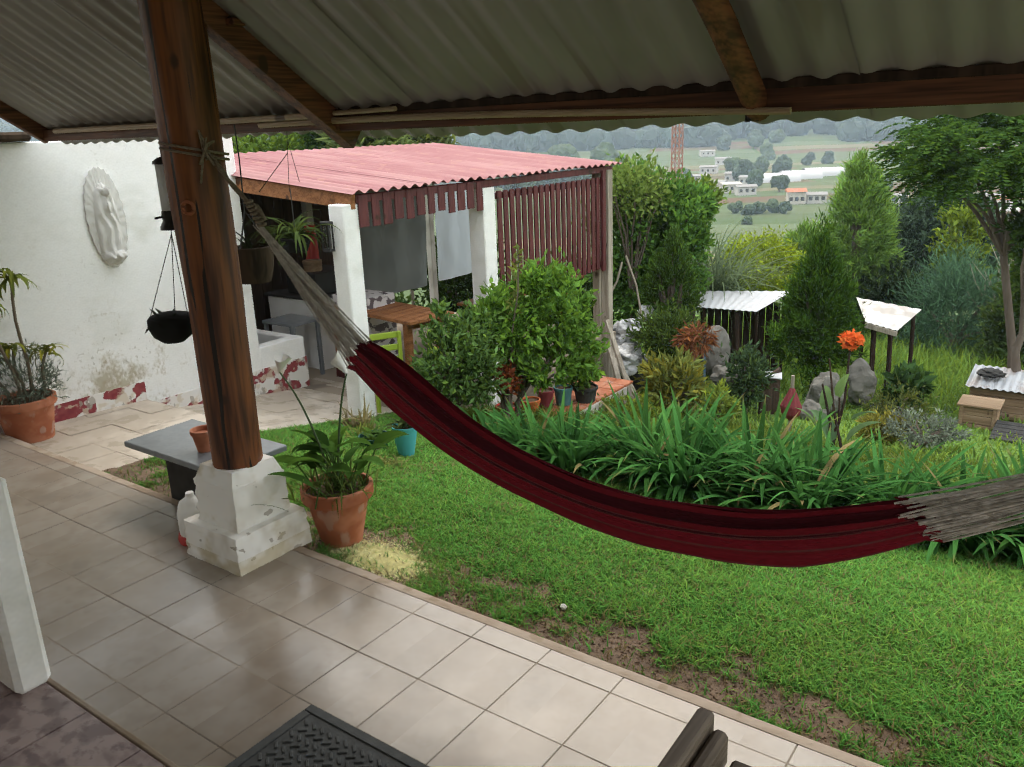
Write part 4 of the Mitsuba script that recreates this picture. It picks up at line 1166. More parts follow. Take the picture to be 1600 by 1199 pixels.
for k, (pxy, D, h, col, lab) in enumerate((((556, 655), 6.7, 0.24, (0.22, 0.19, 0.10), 'dry straw coloured weeds at the foot of the white corner post'),
                                    ((570, 672), 6.3, 0.17, (0.15, 0.19, 0.05), 'yellowish weed growing just left of the green tray'),
                                    ((606, 735), 5.4, 0.10, (0.17, 0.20, 0.07), 'low pale weed below the turquoise pot'))):
    q = at(*pxy, D); z = float(lawn_z(np.array(q[0]), np.array(q[1]))); n = 70
    v, f, c = straps(np.array([q[0], q[1], z]) + rg.normal(0, 0.06, (n, 3)) * [1, 1, 0], rg.uniform(0, 6.28, n), rg.uniform(0.6, 1.5, n), rg.uniform(0.5, 1.2, n) * h, np.full(n, 0.018), rg.uniform(0.3, 1.8, n), rg, col, 5)
    MB().add(v, f, c).put('weed_clump', 'm_leaf', label=lab, cat='weeds')

# ------------------------------------------------------------------ grass
rg = np.random.default_rng(100)
N = 250000
gx_ = rg.uniform(-5.25, 0.9, N); gy_ = 2.47 + 2.75 * rg.uniform(0, 1, N) ** 1.15
keep = rg.uniform(0, 1, N) > bare(gx_, gy_) ** 1.3 * 0.93
keep &= ~((gx_ > -4.42) & (gx_ < -3.5) & (gy_ < 2.75))
gx_, gy_ = gx_[keep], gy_[keep]; n = len(gx_)
base = np.stack([gx_, gy_, lawn_z(gx_, gy_) - 0.002], -1)
dens = meshkit.fbm(np.stack([gx_ * 2.5, gy_ * 2.5, 0 * gx_], -1), 3, 40)
hgt = rg.uniform(0.012, 0.036, n) * (0.5 + 1.0 * dens)
az = rg.uniform(0, 6.28, n); le = rg.uniform(0.3, 2.0, n) * hgt
tip = base + np.stack([np.cos(az) * le, np.sin(az) * le, hgt], -1)
midp = base + np.stack([np.cos(az) * le * 0.3, np.sin(az) * le * 0.3, hgt * 0.6], -1)
sd_ = np.stack([-np.sin(az), np.cos(az), 0 * az], -1) * (rg.uniform(0.0022, 0.0042, n))[:, None]
V = np.stack([base - sd_, base + sd_, midp - sd_ * 0.8, midp + sd_ * 0.8, tip], 1).reshape(-1, 3)
k = np.arange(n) * 5
F = np.vstack([np.stack([k, k + 1, k + 3], 1), np.stack([k, k + 3, k + 2], 1), np.stack([k + 2, k + 3, k + 4], 1)])
hue = meshkit.fbm(np.stack([gx_ * 1.3, gy_ * 1.3, 0 * gx_ + 5], -1), 3, 41)[:, None]
col = leaf_colors(n, (0.100, 0.280, 0.058), rg, 0.25, (1.8, 1.1, 0.9)) * (1 - 0.0 * hue) * (np.array([1.25, 1.02, 1.0]) * hue + np.array([0.8, 0.98, 1.0]) * (1 - hue))
dry = rg.uniform(0, 1, n) < 0.07 + 0.40 * bare(gx_, gy_)
col[dry] = np.array([0.24, 0.19, 0.09]) * rg.uniform(0.6, 1.2, (dry.sum(), 1))
put('grass', (V, F), 'm_leaf', color=np.repeat(col, 5, 0), label='short green lawn grass thinning to bare soil along the terrace', cat='grass', kind='stuff')

# yellow meal scattered on the soil
rg = np.random.default_rng(102); n = 34000
rr = np.abs(rg.normal(0, 0.45, n)); aa = rg.uniform(0, 6.28, n)
sx_, sy_ = -2.83 + 0.36 * rr * np.cos(aa), 2.655 + 0.20 * rr * np.sin(aa)
ok = sy_ > 2.475
sx_, sy_ = sx_[ok], sy_[ok]; n = len(sx_)
c = np.stack([sx_, sy_, lawn_z(sx_, sy_) + 0.003 + 0.004 * np.clip(1 - rr[ok], 0, 1)], -1)
o = unit(rg, n * 4).reshape(n, 4, 3) * (rg.uniform(0.0018, 0.0070, n))[:, None, None]
V = (c[:, None] + o).reshape(-1, 3); k = np.arange(n) * 4
F = np.vstack([np.stack([k, k + 1, k + 2], 1), np.stack([k, k + 2, k + 3], 1), np.stack([k, k + 3, k + 1], 1), np.stack([k + 1, k + 3, k + 2], 1)])
col = np.array([0.80, 0.745, 0.42]) * rg.uniform(0.75, 1.2, (n, 1))
put('yellow_meal', (V, F), 'm_vc', color=np.repeat(np.clip(col, 0, 0.8), 4, 0), label='yellow ground meal scattered on the bare soil by the terrace', cat='meal', kind='stuff')
# crumbs of earth and dead leaves along the bare strip
rg = np.random.default_rng(103); n = 26000
sx_ = rg.uniform(-4.3, 0.4, n); sy_ = 2.475 + np.abs(rg.normal(0, 0.30, n))
ok = rg.uniform(0, 1, n) < bare(sx_, sy_)
sx_, sy_ = sx_[ok], sy_[ok]; n = len(sx_)
c = np.stack([sx_, sy_, lawn_z(sx_, sy_) + 0.001], -1)
o = unit(rg, n * 4).reshape(n, 4, 3) * (0.0015 + 0.012 * rg.uniform(0, 1, n) ** 4)[:, None, None] * [1, 1, 0.7]
V = (c[:, None] + o).reshape(-1, 3); k = np.arange(n) * 4
F = np.vstack([np.stack([k, k + 1, k + 2], 1), np.stack([k, k + 2, k + 3], 1), np.stack([k, k + 3, k + 1], 1), np.stack([k + 1, k + 3, k + 2], 1)])
col = np.array([0.15, 0.10, 0.065]) * rg.uniform(0.5, 1.6, (n, 1))
put('soil_crumbs', (V, F), 'm_vc', color=np.repeat(col, 4, 0), label='small crumbs of brown earth on the bare strip of soil', cat='soil', kind='stuff')

q = at(880, 935, 3.3)
put('paper_scrap', blob((q[0], q[1], float(lawn_z(np.array(q[0]), np.array(q[1]))) + 0.02), (0.014, 0.012, 0.012), rg, 3, 0.6, 3), 'm_white_plastic', smooth=20, label='tiny white scrap lying on the lawn near the bare soil', cat='litter')

# ------------------------------------------------------------------ row of strap leaved lilies
rg = np.random.default_rng(110)
spots = [(-3.80, 4.85, 0.42, 80), (-3.36, 4.85, 0.48, 100), (-2.98, 4.76, 0.54, 120), (-2.52, 5.0, 0.70, 170), (-2.16, 4.84, 0.68, 170), (-1.74, 5.06, 0.70, 170), (-1.36, 4.90, 0.64, 150),
         (-0.94, 5.14, 0.64, 160), (-0.54, 5.10, 0.60, 150), (-0.16, 5.24, 0.64, 150), (0.18, 5.18, 0.62, 140), (0.48, 5.28, 0.62, 120)]
for i, (x, y, L, n) in enumerate(spots):
    z = float(lawn_z(np.array(x), np.array(y)))
    b = np.array([x, y, z]) + np.stack([rg.normal(0, 0.075, n), rg.normal(0, 0.075, n), 0 * np.zeros(n)], -1)
    az = np.arctan2(b[:, 1] - y, b[:, 0] - x) + rg.normal(0, 0.7, n)
    v, f, c = straps(b, az, rg.uniform(0.75, 1.5, n), rg.uniform(0.65, 1.15, n) * L, rg.uniform(0.032, 0.052, n), rg.uniform(0.35, 1.9, n), rg, (0.050, 0.150, 0.038), 8, 0.28, (1.35, 1.15, 1.0))
    dead = np.repeat(rg.uniform(0, 1, n) < 0.03, 27); c[dead] = np.array([0.25, 0.20, 0.09]); tipb = (np.tile(np.arange(27), n) >= 24) & np.repeat(rg.uniform(0, 1, n) < 0.3, 27); c[tipb] = np.array([0.22, 0.16, 0.07])
    MB().add(v, f, c).put('lily_clump', 'm_leaf', label=['small strap leaved clump at the left end of the row behind the hammock', 'second clump of strap leaves from the left end of the row', 'third clump of strap leaves from the left end of the row', 'fourth clump of strap leaves from the left, first of the tall ones', 'fifth clump of strap leaves from the left, at the front of the row', 'sixth clump of strap leaves from the left, behind the lowest dip of the hammock', 'seventh clump of strap leaves from the left end of the row', 'eighth clump of strap leaves from the left, before the red cloth', 'ninth clump of strap leaves from the left, before the canna', 'tenth clump of strap leaves from the left, behind the right hammock cords', 'eleventh clump of strap leaves from the left end of the row', 'last clump of strap leaves at the right end of the row'][i], cat='plant', group='strap leaved lilies behind the hammock')

# ------------------------------------------------------------------ behind the lilies: heap, shrubs, sheds
def gz(x, y): return float(ground_z(x, y))


def on(px, py, D):
    q = at(px, py, D)
    return np.array([q[0], q[1], gz(q[0], q[1])])


rg = np.random.default_rng(120)
for k, (pxy, D, r, mtl, nm, lab) in enumerate((((976, 522), 11.6, (0.24, 0.24, 0.22), 'm_bag', 'white_sack', 'crumpled white plastic sack on the heap right of the grey post'),
                                 ((980, 562), 11.2, (0.28, 0.26, 0.20), 'm_bag', 'white_sack', 'larger white sheeting at the bottom of the heap'),
                                 ((1000, 585), 11.3, (0.34, 0.3, 0.2), 'm_black_stone', 'dark_stone', 'dark stone under the white sheeting'),
                                 ((1116, 548), 11.0, (0.18, 0.2, 0.36), 'm_rock', 'grey_boulder', 'tall grey boulder leaning behind the reddish plant'),
                                 ((1136, 590), 10.6, (0.2, 0.2, 0.16), 'm_rock', 'grey_boulder', 'low mossy grey boulder at the foot of the tall one'),
                                 ((1008, 490), 11.9, (0.12, 0.12, 0.12), 'm_bag', 'white_sack', 'small torn white bag on top of the heap'))):
    q = at(*pxy, D)
    put(nm, blob(q, r, rg, 4, 0.5, 1.7) if 'sack' in nm else blob(q, r, rg, 3, 0.45, 1.3), mtl, smooth=35 if 'sack' in nm else 12, label=lab, cat='sack' if 'sack' in nm else 'stone')
for k, (a, b, D) in enumerate((((948, 500), (992, 612), 9.9), ((952, 540), (978, 620), 9.8), ((962, 560), (1002, 606), 10.2))):
    put('leaning_plank', beam(at(*a, D + 0.3), on(b[0], b[1], D), 0.07, 0.03), 'm_grey_wood', label=['long grey plank leaning at the foot of the grey post', 'short grey plank leaning closest to the grey post', 'third grey plank leaning against the dark stone'][k], cat='plank')
put('blue_plank', beam(at(1100, 560, 10.3), on(1102, 640, 10.3), 0.14, 0.03), 'm_blue_paint', label='faded blue plank standing behind the yellow green croton', cat='plank')
put('wood_stake', beam(at(1086, 548, 10.2), on(1082, 640, 10.2), 0.10, 0.08), 'm_crate', label='light brown wood stump with reddish dry leaves', cat='stump')
for i, (a, b, D) in enumerate((((948, 470), (972, 410), 10.6), ((978, 400), (1002, 490), 11.0), ((1040, 430), (1095, 480), 12.0))):
    put('bare_stick', tube([at(*a, D), at((a[0] + b[0]) / 2 + 4, (a[1] + b[1]) / 2, D), at(*b, D)], 0.014, 5), 'm_grey_wood', label=['bare stick leaning up to the right beside the grey post', 'bare stick leaning left above the white sacks', 'bare stick lying slanted before the small cypress'][i], cat='stick', group='bare sticks near the heap')
q = at(1090, 530, 10.2)
bush('dry_plant', 'reddish brown withered plant on top of the wood stump', q, (0.17, 0.17, 0.17), 26, 14, 0.13, 0.03, (0.20, 0.085, 0.05), 121, trunk=False, droop=0.8)
bush('green_shrub', 'dense green shrub right of the white sacks', at(1045, 530, 11.0), (0.40, 0.36, 0.34), 110, 22, 0.10, 0.03, (0.07, 0.115, 0.032), 122)
bush('croton', 'yellow green croton with red stems before the blue plank', at(1050, 605, 9.6), (0.32, 0.28, 0.28), 60, 14, 0.16, 0.055, (0.17, 0.21, 0.06), 123, tint=(1.6, 1.1, 0.5))
bush('ground_cover', 'low lime green ground cover right of the grey post', at(978, 648, 8.9), (0.40, 0.35, 0.16), 100, 22, 0.06, 0.022, (0.15, 0.21, 0.04), 124)
bush('lime_sprig', 'small lime green sprig above the lily row', at(1128, 630, 9.2), (0.16, 0.16, 0.18), 40, 14, 0.09, 0.03, (0.19, 0.26, 0.06), 125)
bush('blue_shrub', 'dark bluish green shrub left of the tin covered hutch', at(1168, 590, 10.2), (0.24, 0.24, 0.36), 80, 18, 0.09, 0.035, (0.055, 0.095, 0.05), 126)
bush('spring_shrub', 'dull green shrub below the white shed roof', at(1400, 645, 11.0), (0.36, 0.3, 0.26), 70, 18, 0.07, 0.025, (0.10, 0.125, 0.045), 127)
bush('yellow_plant', 'low yellowish plant right of the big canna leaves', at(1378, 668, 9.6), (0.24, 0.22, 0.15), 60, 16, 0.08, 0.025, (0.22, 0.22, 0.06), 128)
bush('grey_plant', 'low grey leaved plant with pale tips at the back of the lily row', at(1440, 672, 9.4), (0.42, 0.3, 0.14), 80, 18, 0.06, 0.022, (0.16, 0.19, 0.14), 129, tint=(1.3, 1.3, 1.4))
bush('dark_weed', 'broad dark leaved weed in the tall grass by the white shed', at(1418, 605, 12.2), (0.22, 0.22, 0.16), 30, 9, 0.22, 0.12, (0.05, 0.10, 0.035), 130)

# low hutch with a tin sheet
ht = thing('tin_hutch', 'low dark hutch topped with a small tin sheet left of the red cloth', 'hutch')
a, b, c, d = at(1185, 588, 10.2), at(1222, 592, 10.2), at(1222, 582, 10.9), at(1188, 578, 10.9)
put('tin_sheet', solid_sheet(np.array([[a, b], [d, c]]), 0.012), 'm_tin', ht)
g0 = on(1205, 640, 10.5)
put('body', cbox((a[0] + 0.04, a[1] + 0.05, g0[2] - 0.1), (c[0] - 0.05, c[1] - 0.02, a[2] - 0.07), 0.01), 'm_dark_plank', ht)
# red cloth on a stake
rc = thing('red_cloth', 'dark red folded cloth hung on a stake behind the lily row', 'cloth')
q = at(1238, 606, 9.3); g0 = on(1238, 670, 9.3)
nt_, nz_ = 28, 24
h = np.linspace(0, 1, nz_)[:, None]; a = np.linspace(0, 2 * np.pi, nt_, endpoint=False)[None]
R = np.interp(h[:, 0], [0, 0.25, 0.55, 0.8, 1], [0.02, 0.06, 0.105, 0.09, 0.02])[:, None] * (1 + 0.16 * np.sin(a * 7 + h * 3))
V = np.stack([q[0] + R * np.cos(a), q[1] + R * np.sin(a), q[2] - 0.38 * h + 0 * a], -1)
put('cloth', (V.reshape(-1, 3), grid_faces(nz_, nt_, True)), 'm_magenta', rc, smooth=50)
put('stake', tube([q + [0, 0, 0.14], [q[0], q[1], g0[2] - 0.05]], 0.02, 8), 'm_grey_wood', rc)

# canna with an orange bloom
ca = thing('canna', 'tall canna with an orange bloom and big grey green leaves', 'flowering plant')
rg = np.random.default_rng(140)
g0 = on(1305, 690, 7.6); fl = at(1330, 528, 7.9)
m = MB()
for (top, r) in ((fl, 0.012), (at(1296, 560, 7.7), 0.012), (at(1285, 600, 7.6), 0.014), (at(1312, 600, 7.7), 0.012)):
    m.add(*tube([g0 + rg.normal(0, 0.05, 3) * [1, 1, 0], (g0 + top) / 2 + [0.02, 0, 0], top], [r * 1.3, r, r * 0.6], 6))
m.put('stems', 'm_dark_plank', ca, smooth=50)
m = MB()
for (pxy, az, el, L, W) in (((1325, 690), 0.3, 1.1, 0.34, 0.21), ((1300, 690), 2.8, 1.2, 0.36, 0.17), ((1290, 640), 1.9, 1.2, 0.26, 0.12), ((1335, 655), -0.3, 0.9, 0.24, 0.13), ((1275, 670), 3.4, 1.2, 0.28, 0.12), ((1310, 620), 1.2, 1.4, 0.24, 0.10)):
    v, f, c = straps(at(*pxy, 7.6)[None], np.array([az]), np.array([el]), np.array([L]), np.array([W]), np.array([0.9]), rg, (0.10, 0.17, 0.085), 9, taper=0.8)
    m.add(v, f, c)
m.put('leaves', 'm_leaf', ca)
n = 170
v, f, c = leafset(fl + unit(rg, n) * rg.uniform(0.2, 1, (n, 1)) ** 0.5 * [0.075, 0.075, 0.07] + [0, 0, -0.02], unit(rg, n), 0.06, 0.05, rg, (0.70, 0.13, 0.035), 0.3, 0.2, (1.1, 2.0, 2.0))
MB().add(v, f, c).put('bloom', 'm_leaf', ca, label='bright orange bloom')


def shed(name, label, roof, posts, pitch=0.09, mtl='m_tin'):
    t = thing(name, label, 'shed')
    A, B, C, D = [at(*p) for p in roof]
    put('roof_sheet', corrugated(A, B, C, D, pitch, 0.005, 0.006, 4), mtl, t, smooth=50)
    for (p, w) in posts:
        q = at(*p); g_ = gz(q[0], q[1])
        put('post', tube([[q[0], q[1], g_ - 0.1], [q[0] + 0.02, q[1], (g_ + q[2]) / 2], q], w * 0.75, 7), 'm_dark_plank', t)
    return t, (A, B, C, D)


t, (A, B, C, D) = shed('tin_shed', 'small animal shed with a flat tin roof behind the boulders', [(1090, 480, 12.6), (1182, 487, 12.4), (1238, 455, 13.6), (1094, 455, 13.7)],
                       [((1100, 482, 12.75), 0.035), ((1152, 488, 12.6), 0.05), ((1182, 486, 12.7), 0.03), ((1225, 462, 13.4), 0.035), ((1110, 460, 13.5), 0.035)])
b0, b1 = at(1100, 468, 13.3), at(1215, 468, 13.3)
for k in range(11):
    p = b0 + (b1 - b0) * (k / 10.0)
    put('back_plank', cbox((p[0] - 0.05, p[1] - 0.012, gz(p[0], p[1]) - 0.1), (p[0] + 0.05, p[1] + 0.012, p[2] - 0.05), 0.004), 'm_dark_plank', t)
t, (A, B, C, D) = shed('white_shed', 'open lean-to with a white tin roof on two dark posts', [(1352, 503, 12.6), (1402, 517, 12.4), (1440, 484, 13.6), (1338, 465, 13.8)],
                       [((1366, 506, 12.75), 0.05), ((1392, 513, 12.7), 0.045), ((1350, 472, 13.6), 0.04), ((1428, 486, 13.5), 0.04)], mtl='m_tin_white')
put('roof_edge', beam(A + [0, 0, -0.05], B + [0, 0, -0.05], 0.03, 0.07), 'm_grey_wood', t)
for (pxy, D_, r, lab) in (((1290, 618), 11.2, (0.24, 0.2, 0.3), 'pale brown stone pile below the dark cedar'), ((1345, 600), 12.0, (0.2, 0.18, 0.3), 'grey stone beside the left shed post'), ((1270, 650), 10.6, (0.16, 0.16, 0.2), 'mossy stone left of the canna')):
    q = at(*pxy, D_)
    put('garden_stone', blob(q, r, rg, 3, 0.5, 1.3), 'm_rock', smooth=12, label=lab, cat='stone')
put('dark_tub', lathe([(0.0, 0.0), (0.16, 0.0), (0.19, 0.10), (0.20, 0.10), (0.18, 0.06), (0.0, 0.06)], 20, on(1385, 625, 11.8)), 'm_black', smooth=40, label='black tub on the ground under the white lean-to', cat='tub')

# hutches at the right edge
h1 = thing('hen_hutch', 'long wooden hutch with a white tin top at the right edge', 'hutch')
g0 = on(1560, 640, 12.2)
X0, X1, Y0, Y1 = -1.42, 0.6, 12.3, 13.0
put('top', corrugated((X0, Y0 - 0.1, -1.52), (X1, Y0 - 0.1, -1.52), (X1, Y1, -1.42), (X0, Y1, -1.42), 0.09, 0.01, 0.006, 3), 'm_tin', h1, smooth=50)
for k in range(4):
    put('plank', cbox((X0 + 0.05, Y0, -1.95 + k * 0.10), (X1, Y0 + 0.03, -1.856 + k * 0.10), 0.004), 'm_crate', h1)
put('body', cbox((X0 + 0.06, Y0 + 0.032, -2.2), (X1, Y1 - 0.02, -1.56), 0.008), 'm_crate', h1)
c1 = thing('wooden_box', 'light brown wooden crate standing in front of the long hutch', 'crate')
bx0, bx1, by0, by1, bz0, bz1 = -1.38, -0.95, 11.55, 11.95, -2.05, -1.60
put('lid', cbox((bx0 - 0.03, by0 - 0.03, bz1), (bx1 + 0.03, by1 + 0.03, bz1 + 0.025), 0.004), 'm_crate', c1)
for k in range(4):
    z0 = bz0 + k * 0.112
    put('plank', cbox((bx0, by0, z0), (bx1, by0 + 0.022, z0 + 0.106), 0.004), 'm_crate', c1)
    put('plank', cbox((bx1 - 0.024, by0 + 0.023, z0), (bx1 - 0.002, by1, z0 + 0.106), 0.004), 'm_crate', c1)
put('back', cbox((bx0 + 0.002, by0 + 0.023, bz0), (bx1 - 0.026, by1, bz1 - 0.004), 0.004), 'm_dark_plank', c1)
for (x, y) in ((bx0 + 0.03, by0 - 0.012), (bx1 - 0.03, by0 - 0.012)):
    put('corner_post', cbox((x - 0.02, y - 0.012, bz0 - 0.12), (x + 0.02, y + 0.010, bz1 - 0.002), 0.003), 'm_crate', c1)
pb = thing('dark_pallet', 'dark flat plank pallet lying on the ground below the long hutch', 'pallet')
for k in range(5):
    put('plank', cbox((-0.95, 10.9 + k * 0.15, -1.78), (0.6, 11.03 + k * 0.15, -1.75), 0.004), 'm_black_stone', pb)
put('bearer', cbox((-0.9, 10.92, -1.95), (-0.82, 11.62, -1.782), 0.004), 'm_black_stone', pb)
put('tin_scraps', blob(at(1548, 583, 12.6), (0.16, 0.14, 0.05), rg, 3, 0.6, 3), 'm_black_stone', smooth=30, label='dark bundle lying on the tin top of the long hutch', cat='bundle')

# ------------------------------------------------------------------ tall grass on the slope to the right
rg = np.random.default_rng(150)
n = 26000
sx_ = rg.uniform(-7.5, 2.5, n); sy_ = 8.6 + 13 * rg.uniform(0, 1, n)
d_ = meshkit.fbm(np.stack([sx_ * 0.5, sy_ * 0.5, 0 * sx_], -1), 3, 51)
hg = (0.10 + 0.42 * np.clip((sy_ - 11.5) / 3, 0, 1)) * (0.5 + d_)
v, f, c = straps(np.stack([sx_, sy_, ground_z(sx_, sy_)], -1), rg.uniform(0, 6.28, n), rg.uniform(1.0, 1.55, n), rg.uniform(0.6, 1.2, n) * hg, np.full(n, 0.022), rg.uniform(0.2, 1.2, n), rg, (0.15, 0.26, 0.055), 3, 0.2, (1.4, 1.1, 0.6))
MB().add(v, f, c).put('tall_grass', 'm_leaf', label='tall bright green grass on the slope beyond the garden', cat='grass', kind='stuff')
n = 30000
sx_ = rg.uniform(-5.1, 1.2, n); sy_ = rg.uniform(5.2, 8.8, n)
v, f, c = straps(np.stack([sx_, sy_, lawn_z(sx_, sy_)], -1), rg.uniform(0, 6.28, n), rg.uniform(0.8, 1.5, n), rg.uniform(0.04, 0.16, n), np.full(n, 0.010), rg.uniform(0.2, 1.2, n), rg, (0.085, 0.14, 0.03), 2, 0.25, (1.5, 1.1, 0.6))
MB().add(v, f, c).put('rough_grass', 'm_leaf', label='rough unmown grass behind the lily row', cat='grass', kind='stuff')


# ------------------------------------------------------------------ trees of the garden's far side
def tree(name, label, px, py, D, rpx, hpx, n, per, L, W, color, seed, cat='tree', base=None, depth=1.0, r0=0.06, bark='m_bark', lobes=(), **k):
    """crown centred at the pixel at distance D, rpx and hpx its half width and half height in the photograph's pixels"""
    rg = np.random.default_rng(seed)
    c = at(px, py, D); s = D / 1300.0 * 1.06
    radii = np.array([rpx * s, rpx * s * depth, hpx * s])
    t = thing(name, label, cat)
    v, f, col, cc = crown(c, radii, n, per, L, W, rg, color, **k)
    m = MB().add(v, f, col)
    for (lx, ly, lw, lh, nn) in lobes:
        v, f, col, c2 = crown(at(lx, ly, D + rg.uniform(-0.5, 0.5)), (lw * s, lw * s * depth, lh * s), nn, per, L, W, rg, color, **k)
        m.add(v, f, col); cc = np.vstack([cc, c2])
    m.put('crown', 'm_leaf', t)
    b = base if base is not None else (c[0], c[1], gz(c[0], c[1]))
    tops = cc[rg.choice(len(cc), 12, replace=False)]
    limbs(np.array(b) - [0, 0, 0.1], tops, rg, r0, 0.012, 0.45).put('trunk', bark, t, smooth=50)
    return t


cone = lambda h: np.clip(1.25 * (1 - h) + 0.10, 0.05, 1.1)
egg = lambda h: np.interp(h, [0, 0.25, 0.6, 0.85, 1], [0.75, 1.05, 0.85, 0.5, 0.12])
tree('vine_bush', 'huge tangled leafy bush with pale vines right of the grey post', 985, 385, 13.2, 46, 104, 210, 30, 0.12, 0.056, (0.085, 0.180, 0.044), 201, clump=0.19, depth=1.2, lobes=[(1035, 360, 44, 72, 130), (1068, 400, 34, 70, 90), (1000, 300, 44, 34, 60), (1085, 335, 22, 40, 40), (1010, 450, 60, 40, 90)], tint=(1.7, 1.45, 0.8))
tree('vine_bush', 'pale flowering vine cap over the tangled bush top', 985, 300, 12.6, 40, 34, 70, 18, 0.10, 0.05, (0.15, 0.22, 0.055), 202, clump=0.30, cat='vine', r0=0.02, tint=(1.5, 1.4, 1.2))
tree('bright_bush', 'light green bush top behind the tangled bush on its right', 1088, 320, 15.5, 26, 28, 90, 26, 0.12, 0.06, (0.13, 0.20, 0.05), 203)
tree('cypress', 'small dark cypress standing in front of the tangled bush', 1050, 440, 11.8, 42, 64, 170, 30, 0.10, 0.022, (0.055, 0.105, 0.026), 204, shape=cone, clump=0.13, up=0.9)
rg = np.random.default_rng(205)
t = thing('plume_grass', 'grey green arching plume grass right of the small cypress', 'ornamental grass')
n = 420; b = on(1108, 460, 14.5)
b = np.array([b[0], b[1], at(1108, 455, 14.5)[2] - 0.3])
v, f, c = straps(b + rg.normal(0, 0.2, (n, 3)) * [1, 1, 0.1], rg.uniform(0, 6.28, n), rg.uniform(1.0, 1.55, n), rg.uniform(1.0, 2.1, n), np.full(n, 0.03), rg.uniform(0.8, 2.6, n), rg, (0.14, 0.19, 0.11), 8, 0.2, (1.2, 1.15, 1.0))
MB().add(v, f, c).put('blades', 'm_leaf', t)
tree('yellow_bush', 'rounded yellow green bush behind the flat tin shed', 1182, 424, 17.0, 62, 46, 260, 30, 0.11, 0.035, (0.25, 0.33, 0.03), 206, clump=0.15, tint=(1.15, 1.05, 0.8), droop=0.5)
tree('pine', 'light green pine with soft tufted branches behind the dark cedar', 1340, 385, 20.0, 50, 122, 620, 30, 0.20, 0.030, (0.16, 0.275, 0.075), 207, shape=egg, clump=0.085, up=0.5, r0=0.09)
tree('pine', 'lower side branches of pine spreading left of the cedar', 1262, 400, 19.0, 26, 40, 130, 30, 0.20, 0.030, (0.15, 0.26, 0.07), 208, clump=0.11, up=0.5)
tree('cedar', 'dark green cone shaped cedar in front of the white shed', 1278, 486, 12.6, 62, 104, 520, 42, 0.11, 0.022, (0.048, 0.105, 0.020), 209, shape=cone, clump=0.10, up=0.8, inner=0.3, tint=(1.8, 1.5, 0.7))
tree('grey_tree', 'broad dusky grey green tree right of the pine', 1452, 395, 25.0, 74, 84, 380, 30, 0.24, 0.085, (0.055, 0.085, 0.055), 210, clump=0.15, tint=(1.2, 1.2, 1.2))
tree('blue_shrub_tree', 'large bluish green bush behind the tall grass', 1502, 498, 18.5, 76, 72, 330, 32, 0.22, 0.022, (0.075, 0.145, 0.082), 211, clump=0.15, up=0.4, tint=(1.25, 1.2, 1.2))
tree('sapling', 'yellow green sapling in front of the dusky tree', 1500, 385, 21.0, 26, 44, 70, 24, 0.16, 0.07, (0.14, 0.20, 0.035), 212, r0=0.03)
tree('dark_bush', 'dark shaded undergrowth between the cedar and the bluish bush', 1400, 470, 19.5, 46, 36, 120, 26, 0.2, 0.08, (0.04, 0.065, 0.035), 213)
tree('bush', 'mixed green bushes below the dusky tree on the far right', 1590, 520, 17.0, 30, 60, 120, 24, 0.2, 0.06, (0.08, 0.13, 0.05), 214)
# bare reddish shrub
rg = np.random.default_rng(215); m = MB()
b = at(1570, 520, 18.0)
for k in range(46):
    e = b + np.array([rg.normal(0, 0.30), rg.normal(0, 0.3), rg.uniform(0.6, 1.9)])
    p = [b + (e - b) * t + rg.normal(0, 0.05, 3) * (0 < t < 1) for t in np.linspace(0, 1, 5)]
    m.add(*tube(p, np.linspace(0.018, 0.005, 5), 4))
m.put('bare_shrub', 'm_grey_wood', label='leafless greyish brown shrub behind the thin trunk', cat='shrub')

# big feathery tree at the right
t = thing('feathery_tree', 'tall tree with a spreading feathery dark green crown at the right', 'tree')
rg = np.random.default_rng(220)
D0 = 13.4
root = on(1580, 645, D0); fork = at(1568, 400, D0)
tops = [at(1500, 310, D0 - 0.3), at(1540, 290, D0 + 0.5), at(1440, 265, D0 + 0.2), at(1600, 270, D0 - 0.6), at(1650, 250, D0 + 0.4), at(1560, 230, D0), at(1700, 290, D0 + 0.2), at(1490, 230, D0 + 0.8)]
m = MB()
m.add(*tube([root - [0, 0, 0.1], root * 0.6 + fork * 0.4 + [0.05, 0, 0], fork], [0.085, 0.062, 0.05], 10))
for e in tops:
    p = [fork + (e - fork) * s_ + np.array([0, 0, 0.2]) * math.sin(s_ * 3.1) for s_ in np.linspace(0, 1, 7)]
    m.add(*tube(p, np.linspace(0.036, 0.010, 7), 7))
m.put('trunk', 'm_bark', t, smooth=50)
m = MB()
cc = at(1560, 232, D0)
nb = 230
u = unit(rg, nb); R = np.array([1.22, 1.3, 0.66])
cen = cc + u * R * (rg.uniform(0.35, 1.0, nb) ** 0.6 * (0.8 + 0.4 * meshkit.noise(u * 2.2, 5)))[:, None]
cen = cen[(cen - cc)[:, 2] > -0.55]
